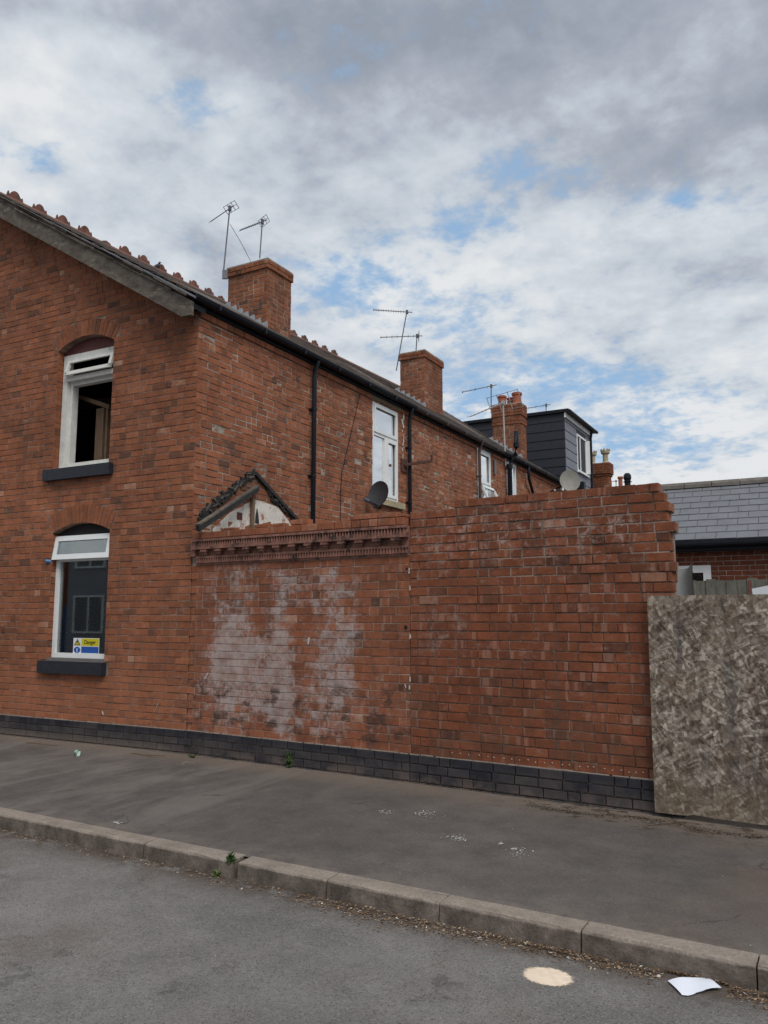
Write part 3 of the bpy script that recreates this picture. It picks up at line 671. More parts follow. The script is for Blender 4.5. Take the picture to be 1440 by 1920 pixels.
m.build('open_top_light', M_OLDW, win)
m = MB(); m.box(FL, 1.55, 2.83, -.12, .075, 3.545, 3.70); m.build('sill', M_SILL, win)
m = MB(); m.box(FL, o_['a'], o_['b'], -.20, -.02, 3.701, 3.718); m.build('sill_board', M_OLDW, win)
# derelict room behind
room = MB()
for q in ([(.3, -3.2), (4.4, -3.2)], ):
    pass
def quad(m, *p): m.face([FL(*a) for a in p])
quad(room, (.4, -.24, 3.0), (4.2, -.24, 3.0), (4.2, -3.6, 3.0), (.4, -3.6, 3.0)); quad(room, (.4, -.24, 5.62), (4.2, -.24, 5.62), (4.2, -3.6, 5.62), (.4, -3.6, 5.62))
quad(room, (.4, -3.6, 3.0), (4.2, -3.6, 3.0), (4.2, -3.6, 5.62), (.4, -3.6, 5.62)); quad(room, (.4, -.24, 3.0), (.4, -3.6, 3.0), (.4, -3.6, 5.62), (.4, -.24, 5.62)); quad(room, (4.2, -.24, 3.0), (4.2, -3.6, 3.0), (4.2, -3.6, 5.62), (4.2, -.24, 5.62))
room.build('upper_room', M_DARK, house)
m = MB(); m.box(FL, 2.30, 2.45, -.56, -.48, 3.0, 4.66); m.box(FL, 2.235, 2.275, -.56, -.5, 3.0, 4.66); m.bar(FL(2.95, -.5, 4.94), FL(2.2, -.5, 4.66), .05, .06); m.bar(FL(2.75, -1.0, 3.5), FL(2.3, -1.0, 4.1), .05, .05); m.box(FL, 2.62, 2.75, -.5, -.42, 3.3, 3.85); m.box(FL, 1.6, 4.1, -1.3, -1.4, 5.0, 5.12)
m.build('roof_timber', M_TIMB, house)

o_ = OPS[1]; win = thing('window', None, None); win.parent = house; win.location = FL(o_['c'], 0, o_['sill']) - house.location
zh = 2.775; zt = 2.475
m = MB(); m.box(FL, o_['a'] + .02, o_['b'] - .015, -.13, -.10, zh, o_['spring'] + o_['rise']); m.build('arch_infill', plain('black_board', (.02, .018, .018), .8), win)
m = MB(); frame_ring(m, FL, o_['a'], o_['b'] - .005, 1.125, zh, .062, -.15, -.08); m.box(FL, o_['a'] + .062, o_['b'] - .067, -.149, -.081, zt - .055, zt); fm = m.build('frame', M_WHITE, win)
m = MB()
def sl2(u, z, k=0.): f = (zh - .01 - z) / (zh - zt); return FL(u, -.079 + .05 * f + k, z)
for (u0, u1, z0, z1) in ((o_['b'] - .07, o_['b'] - .005, zt - .03, zh - .005), (o_['a'] + .0, o_['a'] + .065, zt - .03, zh - .005), (o_['a'] + .065, o_['b'] - .07, zh - .075, zh - .005), (o_['a'] + .065, o_['b'] - .07, zt - .03, zt + .04)):
    m.hexa([sl2(u0, z0), sl2(u1, z0), sl2(u1, z0, .03), sl2(u0, z0, .03), sl2(u0, z1), sl2(u1, z1), sl2(u1, z1, .03), sl2(u0, z1, .03)])
ts = m.build('top_sash', M_WHITE, win)
m = MB(); m.hexa([sl2(u, z, k) for z in (zt + .03, zh - .06) for u, k in ((o_['a'] + .05, .010), (o_['b'] - .05, .010), (o_['b'] - .05, .014), (o_['a'] + .05, .014))]); m.build('pane', M_GLASS, ts)
m = MB(); m.box(FL, o_['a'] + .05, o_['b'] - .05, -.118, -.112, 1.17, zt - .04); m.build('pane', M_GLASS, win)
m = MB(); m.box(FL, o_['a'] - .045, o_['b'] + .085, -.12, .075, .925, 1.085); m.build('sill', M_SILL, win)
m = MB(); m.box(FL, o_['a'], o_['b'], -.15, -.01, 1.087, 1.124); m.build('sill_board', plain('grey_sill_top', (.16, .155, .15)), win)
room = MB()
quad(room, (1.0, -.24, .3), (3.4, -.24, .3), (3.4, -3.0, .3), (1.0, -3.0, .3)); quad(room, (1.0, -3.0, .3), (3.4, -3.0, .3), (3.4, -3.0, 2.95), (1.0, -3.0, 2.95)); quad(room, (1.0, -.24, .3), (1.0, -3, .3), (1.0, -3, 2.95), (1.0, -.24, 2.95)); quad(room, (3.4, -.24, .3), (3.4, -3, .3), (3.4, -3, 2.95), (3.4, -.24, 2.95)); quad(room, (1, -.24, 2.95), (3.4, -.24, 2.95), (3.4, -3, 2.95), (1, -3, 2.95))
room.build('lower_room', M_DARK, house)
# blue plug on the reveal
m = MB(); m.tube([FL(2.66, -.03, 2.42), FL(2.72, .03, 2.43)], .028, 10); m.build('blue_pipe_end', plain('blue_plastic', (.02, .16, .35), .4), house)

# warning sign inside the pane
def flat(name, col, rough=.5):
    return plain(name, col, rough, .03, 3, bump=0)
sg = thing('warning_sign', 'yellow Danger warning sign standing inside the lower window', 'sign', FL(1.82, -.10, 1.2))
su, sz = [], []
u1, z1 = FL.at(138, 1196, -.108); u0, z0 = FL.at(186.5, 1228, -.108)
u0b, z1b = FL.at(186.5, 1197, -.108); z0 = 1.187
W_ = u1 - u0b; u0 = u0b
def sp(m, a, b, c, d, k): m.box(FL, u1 - W_ * b, u1 - W_ * a, -.108 + k - .0015, -.108 + k, z0 + (z1 - z0) * c, z0 + (z1 - z0) * d)
m = MB(); sp(m, 0, 1, 0, 1, 0); m.build('board', flat('sign_white', (.72, .73, .74)), sg)
m = MB(); sp(m, .32, .985, .48, .97, .001); m.build('yellow_panel', flat('sign_yellow', (.60, .52, .02)), sg)
m = MB(); sp(m, .32, .985, .02, .44, .001); m.build('blue_panel', flat('sign_blue', (.02, .09, .36)), sg)
def su_(a): return u1 - W_ * a
def sz_(c): return z0 + (z1 - z0) * c
m = MB(); m.prism(FL, [(su_(.03), sz_(.52)), (su_(.29), sz_(.52)), (su_(.16), sz_(.94))], -.1062, -.1072); m.build('warning_triangle', flat('sign_black', (.01, .01, .01)), sg)
m = MB(); m.prism(FL, [(su_(.075), sz_(.56)), (su_(.245), sz_(.56)), (su_(.16), sz_(.85))], -.1052, -.1062); m.build('triangle_fill', MATS['sign_yellow'], sg)
m = MB(); m.prism(FL, [(su_(.15), sz_(.64)), (su_(.17), sz_(.64)), (su_(.185), sz_(.79)), (su_(.135), sz_(.79))], -.1046, -.1052); m.prism(FL, [(su_(.145), sz_(.58)), (su_(.175), sz_(.58)), (su_(.175), sz_(.62)), (su_(.145), sz_(.62))], -.1046, -.1052); m.build('exclamation_mark', MATS['sign_black'], sg)
m = MB(); m.prism(FL, [(su_(.16 + .125 * math.cos(a)), sz_(.21 + .21 * math.sin(a))) for a in [6.283 * i / 18 for i in range(18)]], -.1062, -.1072); m.build('blue_disc', MATS['sign_blue'], sg)
m = MB(); m.prism(FL, [(su_(.145), sz_(.12)), (su_(.175), sz_(.12)), (su_(.175), sz_(.32)), (su_(.145), sz_(.32))], -.1052, -.1062); m.prism(FL, [(su_(.145), sz_(.05)), (su_(.175), sz_(.05)), (su_(.175), sz_(.09)), (su_(.145), sz_(.09))], -.1052, -.1062); m.build('white_mark', MATS['sign_white'], sg)
cu = bpy.data.curves.new('danger_lettering', 'FONT'); cu.body = 'Danger'; cu.size = (z1 - z0) * .36; cu.align_x = 'CENTER'; cu.align_y = 'CENTER'; cu.extrude = .0003
cu.offset = .001
to = bpy.data.objects.new('danger_lettering', cu); COL.objects.link(to); cu.materials.append(MATS['sign_black']); dg_ = bpy.context.evaluated_depsgraph_get(); dg_.update(); tm = bpy.data.meshes.new_from_object(to.evaluated_get(dg_)); bpy.data.objects.remove(to); to = bpy.data.objects.new('lettering', tm); COL.objects.link(to); to.parent = sg
to.matrix_local = Matrix.Translation(FL(su_(.65), -.1055, sz_(.725)) - sg.location) @ Matrix(((-FL.u.x, 0, FL.n.x, 0), (-FL.u.y, 0, FL.n.y, 0), (0, 1, 0, 0), (0, 0, 0, 1)))

# ------------------------------------------------------------------ upvc windows on the side wall
def upvc(parent, a, b, z0, z1, trans=None, mull=None, back=M_CURT):
    win = thing('window', None, None); win.parent = parent; win.location = FH((a + b) / 2, 0, z0) - parent.location
    m = MB(); frame_ring(m, FH, a, b, z0, z1, .06, -.07, -.012)
    if trans: m.box(FH, a + .06, b - .06, -.069, -.013, trans - .03, trans + .03)
    if mull: m.box(FH, mull - .03, mull + .03, -.068, -.014, z0 + .06, (trans or z1) - .03)
    m.build('frame', M_WHITE, win)
    sas = []
    if trans: sas.append((a + .055, b - .055, trans + .025, z1 - .055)); zt = trans - .03
    else: zt = z1 - .06
    if mull: sas += [(mull + .028, b - .055, z0 + .055, zt + .005)]
    m = MB()
    for s in sas: frame_ring(m, FH, *s, .055, -.02, .006)
    if sas: m.build('sash', M_WHITE, win)
    m = MB(); m.box(FH, a + .05, b - .05, -.045, -.04, z0 + .05, z1 - .05); m.build('pane', M_GLASS, win)
    m = MB(); m.box(FH, a - .1, b + .1, -.16, -.15, z0 - .1, z1 + .05); m.build('net_curtain', back, win); return win
w1 = upvc(house, 4.24, 5.19, 3.70, 5.40, 4.82, 4.72)
m = MB(); k = 0
for i in range(14):
    u = 4.22 + i * .079; mm = MB(); mm.brick(FH, u, u + .068, -.06, .075 + U(-.004, .004), 3.585, 3.692, U(.5, 1)); o = mm.build('sill_brick', plain('buff_brick', (.40, .34, .22), .9, .25, 15), w1)
m = MB(); m.box(FH, 4.16, 5.30, -.1, .012, 5.402, 5.47); m.build('lintel', plain('stained_timber', (.17, .13, .08), .9, .4, 6, stretch=(3, 3, 8)), w1)
# foam / mortar blobs beside the window
m = MB()
for i in range(12):
    c = FH(5.30 + U(-.03, .07), .002, 4.35 + i * .088 + U(-.02, .02)); n = 7; rr = U(.02, .05)
    m.face([c + FH.u * (rr * U(.7, 1.1) * math.cos(6.283 * j / n)) + FH.n * .012 + Vector((0, 0, rr * 1.5 * U(.7, 1.1) * math.sin(6.283 * j / n))) for j in range(n)])
m.build('mortar_smear', plain('pale_mortar', (.52, .47, .41), .9, .2, 20), house, kind='stuff')

# ------------------------------------------------------------------ neighbouring houses
def next_house(a, b, label, gmat, name='terrace_house', crest=True):
    h = thing(name, label, 'house', FH(a, 0, .05)); side_wall(a, b, h).build('wall', M_MORTS, h); br = []; side_courses(br, a, b, M_SIDE, zlo=2.7); corbel(br, a, b, M_SIDE); emit_bricks(br, h)
    roof(h, a, b, M_OLDSL); ridge(h, a, b, .47, crest); gutter(h, a, b, gmat); return h
hb = next_house(HA, HB, 'middle terrace house with brown gutter pipe and half open lower sash', plain('brown_gutter', (.06, .045, .04), .5, .2, 5))
hc = next_house(HB, HC, 'far terrace house with thick black soil pipe and bent black downpipe', M_BLACK, crest=False)
chim2, FA2, FB2 = chimney(hb, 9.93, 1.75, 1.08, .69, 8.26, 6.2, single=120)
chim3, FA3, FB3 = chimney(hc, 14.2, .75, .50, .86, 7.80, 5.9, single=60, cap=4, band=True)
w2 = upvc(hb, 9.0, 9.84, 3.75, 5.44, 4.64, None); downpipe(hb, 8.95, M_BROWNP)
m = MB()    # opened lower sash of the middle house
def os_(u, z, k=0.): f = (4.62 - z) / .8; return FH(u, .02 + .38 * f + k, z)
for (u0, u1, z0, z1) in ((9.03, 9.09, 4.0, 4.6), (9.75, 9.81, 4.0, 4.6), (9.03, 9.81, 4.54, 4.6), (9.03, 9.81, 3.98, 4.05)):
    m.hexa([os_(u0, z0), os_(u1, z0), os_(u1, z0, .05), os_(u0, z0, .05), os_(u0, z1), os_(u1, z1), os_(u1, z1, .05), os_(u0, z1, .05)])
m.build('open_sash', M_WHITE, w2)
m = MB(); m.face([os_(9.06, 4.02, .02), os_(9.8, 4.02, .02), os_(9.8, 4.58, .02), os_(9.06, 4.58, .02)]); m.build('pane', M_GLASS, w2)
m = MB(); m.tube([FH(9.42, -.10, 5.36), FH(9.42, -.10, 4.72)], .014, 6); m.bar(FH(9.3, -.1, 5.22), FH(9.56, -.1, 5.22), .03, .03); m.bar(FH(9.3, -.1, 4.92), FH(9.56, -.1, 4.92), .03, .03); m.build('stand_behind_glass', M_BLACK, w2)
w3 = upvc(hc, 10.9, 11.6, 4.1, 5.46, None, None)
m = MB(); m.tube([FH(10.79, .11, .2), FH(10.79, .11, 5.30), FH(10.83, .14, 5.48), FH(10.92, .22, 5.60), FH(10.95, .24, 5.80), FH(10.95, .24, 6.18)], .062, 12); o = m.build('soil_pipe', M_BLACK, hc, smooth=True)
m = MB(); m.tube([FH(10.79, .11, 5.22), FH(10.79, .11, 5.34)], .078, 12); m.tube([FH(10.95, .24, 5.78), FH(10.95, .24, 5.88)], .076, 12); m.build('pipe_collar', M_BLACK, o)
m = MB(); m.tube([FH(12.19, .125, 5.60), FH(12.19, .125, 5.36), FH(12.22, .12, 5.2), FH(12.62, .07, 4.95), FH(12.68, .07, 4.85), FH(12.68, .07, .3)], .04, 10); m.build('downpipe', M_BLACK, hc, smooth=True)
m = MB(); m.box(FH, 9.95, 10.05, .02, .05, 4.98, 5.32); m.build('pipe_bracket', M_METAL, hb)
m = MB(); m.tube([FH(15.36, .09, 5.56), FH(15.36, .09, 3.9)], .034, 8); m.build('white_pipe', M_WHITE, hc, smooth=True)
# pots on far chimney
m = MB()
def pot(parent, base, s=1., mat=M_TERRA):
    m = MB(); m.lathe(base, [(.13 * s, 0), (.13 * s, .05 * s), (.115 * s, .07 * s), (.11 * s, .24 * s), (.13 * s, .26 * s), (.135 * s, .31 * s), (.10 * s, .33 * s)], 16); return m.build('chimney_pot', mat, parent, smooth=False)
def potred(): return plain('red_clay_pot', (.34, .10, .055), .85, .3, 9, bump=.3)
pot(chim3, FA3(.62, -.2, 7.8), 1.05, potred()); pot(chim3, FA3(.42, -.36, 7.8), .9, potred()); pot(chim3, FA3(.17, -.22, 7.8), 1.18, potred())

# dormer house
hd = thing('dormer_house', 'house with black clad box dormer and front window, beyond the terrace', 'house', FH(15.5, 0, .05))
TD, WD, ZD = 17.7, .45, 8.30
FDs = SFrame(FH.raw(TD, -WD, 0), -FH.n, -dH); FDf = SFrame(FH.raw(TD, -WD, 0), dH, FH.n)
m = MB(); m.box(FDs, .0, 3.7, -.01, -3.3, 5.5, ZD - .02); m.build('dormer_core', M_CLAD, hd)
def cladding(fr, L, z0, z1, mat, skip=None):
    z = z0; k = 0
    while z < z1 - .02:
        zt_ = min(z + .30, z1); u = -(k % 2) * .45
        while u < L:
            a, b = max(u, 0), min(u + .895, L)
            if b - a > .02 and not (skip and skip(a, b, z, zt_)):
                mm = MB(); mm.hexa([fr(a, -.008, z), fr(b, -.008, z), fr(b, .022, z), fr(a, .022, z), fr(a, -.008, zt_), fr(b, -.008, zt_), fr(b, .004, zt_), fr(a, .004, zt_)]); mm.build('cladding_panel', mat, hd)
            u += .9
        z += .30; k += 1
cladding(FDs, 3.7, 5.6, ZD - .05, M_CLAD); 
WW = (1.35, 2.55, 6.55, 7.85)
def cladf(a0, a1):
    z = 5.6; k = 0
    while z < ZD - .22:
        zt_ = min(z + .30, ZD - .2); segs = [(0, 3.3)]
        if z + .15 > WW[2] and z + .15 < WW[3]: segs = [(0, WW[0]), (WW[1], 3.3)]
        for a, b in segs:
            mm = MB(); mm.hexa([FDf(a, -.008, z), FDf(b, -.008, z), FDf(b, .022, z), FDf(a, .022, z), FDf(a, -.008, zt_), FDf(b, -.008, zt_), FDf(b, .004, zt_), FDf(a, .004, zt_)]); mm.build('cladding_panel', M_CLADLIT, hd)
        z += .30
cladf(0, 3.3)
m = MB(); m.box(FDf, -.04, 3.35, .0, .06, ZD - .2, ZD - .03); m.build('fascia_board', M_WHITE, hd)
m = MB(); m.box(FDf, -.1, 3.55, -3.8, .16, ZD - .03, ZD + .07); m.build('flat_roof', M_BLACK, hd)
m = MB(); m.tube([FDf(-.1, .19, ZD - .01), FDf(3.5, .19, ZD - .01)], .055, 8); m.tube([FDf(3.05, .12, ZD - .05), FDf(3.05, .07, ZD - .3), FDf(3.05, .07, 5.4)], .045, 8); m.build('gutter', M_BLACK, hd)
wn = thing('window', None, None); wn.parent = hd; wn.location = FDf(WW[0], 0, WW[2]) - hd.location
m = MB(); frame_ring(m, FDf, WW[0], WW[1], WW[2], WW[3], .07, -.05, .03); m.box(FDf, 1.75, 1.83, -.04, .02, WW[2], WW[3]); m.box(FDf, WW[0] - .04, WW[1] + .05, .0, .1, WW[2] - .05, WW[2]); m.build('frame', M_WHITE, wn)
m = MB(); m.box(FDf, WW[0] + .05, WW[1] - .05, -.008, -.004, WW[2] + .05, WW[3] - .05); m.build('pane', M_GLASS, wn)
m = MB(); m.hexa([FDf(2.53, .03, 6.62), FDf(2.57, .03, 6.62), FDf(2.60, .14, 6.62), FDf(2.56, .14, 6.62), FDf(2.53, .03, 7.8), FDf(2.57, .03, 7.8), FDf(2.60, .14, 7.8), FDf(2.56, .14, 7.8)]); m.build('open_casement', M_WHITE, wn)
m = MB(); m.box(FDf, -2.2, 3.6, -.35, -.05, .1, 5.55); m.build('wall', M_MORTS, hd)
m = MB(); m.hexa([FDf(-2.2, .2, 5.45), FDf(3.6, .2, 5.45), FDf(3.6, .2, 5.55), FDf(-2.2, .2, 5.55), FDf(-2.2, -4.0, 8.0), FDf(3.6, -4.0, 8.0), FDf(3.6, -4.0, 8.1), FDf(-2.2, -4.0, 8.1)]); m.build('roof', M_OLDSL, hd)
m = MB(); m.box(FDf, 1.2, 1.45, .03, .25, 5.5, 6.15); m.box(FDf, 1.3, 3.2, .03, .35, 5.45, 5.72); m.build('vent_box', M_BLACK, hd)

# far stack with two crowned pots, and distant small pots: top of a house further along
def place(x, y, dist):
    r = Vector(ray(x, y)); f = r.x * Fc[0] + r.y * Fc[1]; return Vector((0, 0, H)) + r * (dist / f)
def far_house(name, label, xc, ytop, dist, wpx, dpx):
    p = place(xc, ytop, dist); h = thing(name, label, 'house', (p.x, p.y, .05)); FF = Frame((p.x, p.y), -FH.n, -dH); return h, FF, p
h4, F4, p4 = far_house('distant_house', 'distant house whose red chimney carries two cream crown topped pots', 1143, 866, 30, 0, 0)
W4 = 1.0
F4 = Frame((p4.x, p4.y), -FH.n, -dH); F4b = Frame((p4.x, p4.y), dH, FH.n)
m = MB(); m.box(F4, -3, 5, -.3, -6, .0, p4.z - 2.6); m.build('wall', M_MORTS, h4)
m = MB(); m.prism(F4, [(-3.2, p4.z - 2.7), (5.2, p4.z - 2.7), (1, p4.z - 1.6)], -.2, -6.2); m.build('roof', M_OLDSL, h4)
ch4 = thing('chimney', None, None); ch4.parent = h4; ch4.location = p4 - h4.location
m = MB(); m.box(F4, .10, W4 - .10, -.10, -.6, p4.z - 3, p4.z - .02); m.build('core', M_MORTS, ch4)
out = []; n = 40
for k in range(n):
    z = p4.z - CH * (n - k); oo = .0 if k >= n - 5 else -.07
    if k in (n - 6,): oo = -.035
    course(out, F4, z, CH, [(-oo, W4 + oo)], M_CHIM, hdr=.3, seed=k, dbase=oo); course(out, F4b, z, CH, [(-oo, .62 + oo)], M_CHIM, hdr=.3, seed=k, dbase=oo)
emit_bricks(out, ch4, 0)
def crown_pot(parent, b, s):
    m = MB(); m.lathe(b, [(.15 * s, 0), (.13 * s, .03 * s), (.10 * s, .08 * s), (.105 * s, .34 * s), (.16 * s, .38 * s), (.165 * s, .46 * s), (.12 * s, .46 * s)], 14)
    for j in range(8):
        a = 6.283 * j / 8; c = Vector(b) + Vector((.15 * s * math.cos(a), .15 * s * math.sin(a), .46 * s)); m.lathe(c, [(.035 * s, 0), (.035 * s, .07 * s), (.01 * s, .09 * s)], 5)
    return m.build('crown_pot', M_CREAM, parent)
crown_pot(ch4, F4(.22, -.3, p4.z), 1.05); crown_pot(ch4, F4(.72, -.3, p4.z), 1.0)
h5, F5, p5 = far_house('distant_rooftop_house', 'furthest house showing only a small red pot and a black cowl over the wall', 1163, 895, 42, 0, 0)
m = MB(); m.box(F5, -3, 3, -.3, -5, 0, p5.z - 1.2); m.build('wall', M_MORTS, h5)
m = MB(); m.prism(F5, [(-3.2, p5.z - 1.3), (3.2, p5.z - 1.3), (0, p5.z - .5)], -.2, -5.2); m.build('roof', M_OLDSL, h5)
m = MB(); m.lathe((p5.x, p5.y, p5.z - .9), [(.11, 0), (.11, .8), (.15, .83), (.15, .93), (.1, .94)], 12); m.build('chimney_pot', potred(), h5)
q = place(1176, 889, 42); m = MB(); m.lathe((q.x, q.y, q.z - .95), [(.16, 0), (.16, .5), (.22, .52), (.22, .55), (.16, .57), (.17, .62), (.21, .72), (.20, .88), (.13, .98), (.10, 1.0)], 14); m.build('cowl', M_BLACK, h5)

# ------------------------------------------------------------------ remains of a lean-to on the side wall
scar = thing('roof_scar', 'blackened triangular roof scar with whitewashed patch on the side wall', 'roof remnant', FH(.8, 0, 2.7))
def hp(x, y, d=.0): u, z = FH.at(x, y, d); return u, z
m = MB()
pts = [hp(398, 992), hp(430, 962), hp(462, 944), hp(478, 937), hp(520, 950), hp(540, 976), hp(548, 990), hp(548, 1010), hp(398, 1010)]
m.prism(FH, pts, .006, .001); m.build('limewash', M_LIME, scar)
def ragged(pts, w0, w1, d, mat, name, steps=26):
    m = MB(); P0 = [FH(u, 0, z) for u, z in pts]; L = [0]
    for a, b in zip(P0, P0[1:]): L.append(L[-1] + (b - a).length)
    for i in range(steps):
        q_ = L[-1] * (i + R()) / steps; k = max(j for j in range(len(L) - 1) if L[j] <= q_); f = (q_ - L[k]) / (L[k + 1] - L[k]); c = P0[k].lerp(P0[k + 1], f)
        sl = (P0[k + 1] - P0[k]).normalized(); a = random.gauss(0, .45); up = Vector((0, 0, 1)); dr = (sl * math.cos(a) + up * math.sin(a)).normalized()
        c = c + up * U(-w0, w0) + FH.n * .01; Ln = U(.03, .13); m.bar(c - dr * Ln * .5, c + dr * Ln * U(.2, .6) + up * U(-.02, .02), U(.02, d * 1.6), U(.012, w1), R())
    m.build(name, mat, scar, kind='stuff')
ragged([hp(374, 968), hp(405, 945), hp(445, 908), hp(474, 888)], .05, .06, .03, M_SOOT, 'left_charred_edge', 80); ragged([hp(376, 966), hp(405, 943), hp(445, 906), hp(476, 886)], .045, .022, .04, M_WOOD, 'left_pale_chips', 22)
ragged([hp(476, 888), hp(492, 905), hp(510, 935), hp(538, 962), hp(553, 975)], .025, .04, .03, M_SOOT, 'right_charred_edge', 40); ragged([hp(478, 888), hp(492, 905), hp(510, 935), hp(538, 962)], .02, .02, .05, M_WOOD, 'right_pale_chips', 10)
m = MB(); a = hp(476, 888); b = hp(554, 975); m.bar(FH(a[0], .03, a[1]), FH(b[0], .03, b[1]), .04, .05); m.build('right_batten', M_SOOT, scar)
u, z = hp(470, 940); m = MB(); m.box(FH, u - .02, u + .03, .006, .05, z - .55, z + .04); m.build('post', M_TIMB, scar)
u, z = hp(448, 968); m = MB(); m.box(FH, u - .05, u + .06, .005, .009, z - .05, z + .05); m.build('missing_brick_hole', plain('hole_red', (.12, .04, .03)), scar)
u, z = hp(481, 965); m = MB(); m.prism(FH, [(u - .04, z - .12), (u + .05, z - .12), (u + .03, z), (u, z + .09), (u - .03, z)], .010, .005); m.build('dark_hole', M_SOOT, scar)
bm_ = thing('fallen_timber', 'grey rafter, its shading coloured black, leaning behind the ornate wall below the roof scar', 'timber', FH(.3, .2, 2.6))
a = hp(371, 991, .28); b = hp(483, 916, .06); m = MB(); A_ = FH(a[0], .28, a[1]); B_ = FH(b[0], .06, b[1]); m.bar(A_, B_, .05, .075); m.build('rafter', M_SOOT, bm_)  # shading below the pale top edge is put into the black body colour
m = MB(); m.bar(A_ + Vector((0, 0, .046)), B_ + Vector((0, 0, .04)), .06, .022); m.build('weathered_edge', M_WOOD, bm_)

# ------------------------------------------------------------------ ornate garden wall
wl = thing('ornate_boundary_wall', 'low brick boundary wall with salt bloom and toothed terracotta cornice below the scar', 'wall', FG(1.5, 0, .05))
UJ = 2.955; RISE = .016 / 2.8
m = MB(); m.box(FG, -.15, UJ, -.22, -.005, -.2, 2.60); m.build('core', M_MORTC, wl)
br = []
for k in range(24):
    z0 = ZP + CH * k
    if z0 + CH > 2.325: break
    course(br, FG, z0, CH, [(-.045 if k % 2 else -.154, UJ)], M_CORN, hdr=.3 if k % 3 else .1, seed=k, dark=.1, pale=.06, dj=.0025, J=.0065)
ztopc = ZP + CH * k
for k2 in range(4): course(br, FG, ZP - CH * (k2 + 1), CH, [(-.045 if k2 % 2 else -.155, UJ)], M_BLUE, hdr=.05, seed=k2, dbase=.018, dj=.003)
# capping courses, broken
z0 = 2.605; course(br, FG, z0, CH, [(-.06, UJ - .02)], M_CORN, hdr=.15, seed=1, dbase=.075, dark=.03, pale=.15, dj=.006)
u = .35
while u < UJ - .15:
    if R() < .72: br.append((FG, u, u + U(.12, .26), .06 + U(-.03, .0), z0 + CH + .004, z0 + CH + U(.03, .07), tone(.03, .3), M_CORN))
    u += .27
for (a_, b_, h_) in ((2.3, 2.6, .06), (2.62, 2.84, .055)): br.append((FG, a_, b_, .07, z0 + CH + .003, z0 + CH + h_, .75, M_CORN))
emit_bricks(br, wl)
M_TC = plain('sooty_terracotta', (.24, .115, .085), .85, .45, 7, bump=.4, dirt=((.045, .035, .032), .52))
# cornice members
m = MB(); m.box(FG, -.09, UJ - .004, -.1, .085, 2.575, 2.603); m.box(FG, -.08, UJ - .004, -.1, .045, 2.500, 2.575); m.box(FG, -.09, UJ - .004, -.1, .085, 2.480, 2.502); m.box(FG, -.07, UJ - .004, -.1, .004, 2.375, 2.480); m.box(FG, -.07, UJ - .004, -.1, .030, 2.375, 2.400); m.box(FG, -.07, UJ - .004, -.1, .012, ztopc + .004, 2.376); m.build('cornice', M_TC, wl)
def teeth(z0, z1, d0, d1, name):
    m = MB(); u = -.05
    while u < UJ - .04:
        w_ = .030; m.hexa([FG(u, d0, z0), FG(u + w_, d0, z0), FG(u + w_, d1, z0), FG(u, d1, z0), FG(u + .011, d0, z1), FG(u + .019, d0, z1), FG(u + .019, d1, z1), FG(u + .011, d1, z1)]); u += .038
    m.build(name, M_TC, wl, kind='stuff')
teeth(2.503, 2.574, .04, .078, 'upper_teeth'); teeth(2.318, 2.374, .008, .034, 'lower_teeth')
k = 0
while .06 + k * .226 < UJ - .1:
    u = .06 + k * .226; m = MB(); m.box(FG, u, u + .10, .0, .078, 2.448, 2.479); m.box(FG, u + .018, u + .082, .0, .055, 2.420, 2.447); m.box(FG, u + .03, u + .07, .0, .035, 2.402, 2.42); m.build('bracket', M_TC, wl); k += 1
m = MB(); m.box(FG, -.12, -.05, -.1, .06, 2.40, 2.60); m.build('cornice_stop', M_TC, wl)

# ------------------------------------------------------------------ taller plain garden wall with broken end
wr = thing('tall_boundary_wall', 'tall plain brick boundary wall broken off ragged beside the chipboard sheet', 'wall', FG(4.3, 0, .05))
tops = [FG.at(x, y) for x, y in ((769, 958), (864, 941), (903, 937), (989, 931), (1043, 924), (1086, 921), (1137, 917), (1187, 912), (1230, 909), (1243, 916), (1259, 929), (1262, 945))]
def top_at(u):
    for (a, za), (b, zb) in zip(tops, tops[1:]):
        if a <= u <= b: return za + (zb - za) * (u - a) / (b - a)
    return tops[0][1] if u < tops[0][0] else tops[-1][1]
CR = (2.742 - ZP) / 28.
ends = {}; starts = {}
br = []; UE = 5.50
for k in range(31):
    z0 = ZP + CR * k; zm = z0 + CR * .6
    e = UE + {28: -.02, 29: -.10, 27: -.01, 26: .02, 25: .01, 24: .06, 23: .02, 22: .03, 21: .02, 20: .05}.get(k, .02 + .012 * (k % 2))
    hi = [u for u in [UJ + .04 + .02 * i for i in range(200)] if u < e and top_at(u) > zm]
    if not hi: continue
    a, b = (UJ + .004 if min(hi) < UJ + .1 else min(hi)), max(hi) + .02
    ends[k] = b; starts[k] = a
    course(br, FG, z0, CR, [(a, b)], M_GARD, hdr=.16 if k % 4 else .35, seed=k, dark=.1, pale=.05, dj=.006 if k > 16 else .003, dbase=.004, L=.213, J=.0125 if k > 19 else .0085)
for k2 in range(4): course(br, FG, ZP - CH * (k2 + 1), CH, [(UJ + .004, UE + .05)], M_BLUE, hdr=.05, seed=k2 + 1, dbase=.022, dj=.003, L=.218)
FE = Frame(FG(UE, 0, 0), -FG.n, dG)
for k, b in ends.items():
    z0 = ZP + CR * k; br.append((FE, .006, .10, b - UE - .003 + U(-.01, .01), z0 + .005, z0 + CR - .005, tone(.05, .1), M_GARD)); br.append((FE, .112, .215, b - UE - .01 + U(-.03, .02), z0 + .005, z0 + CR - .005, tone(.05, .1), M_GARD))
emit_bricks(br, wr)
m = MB()
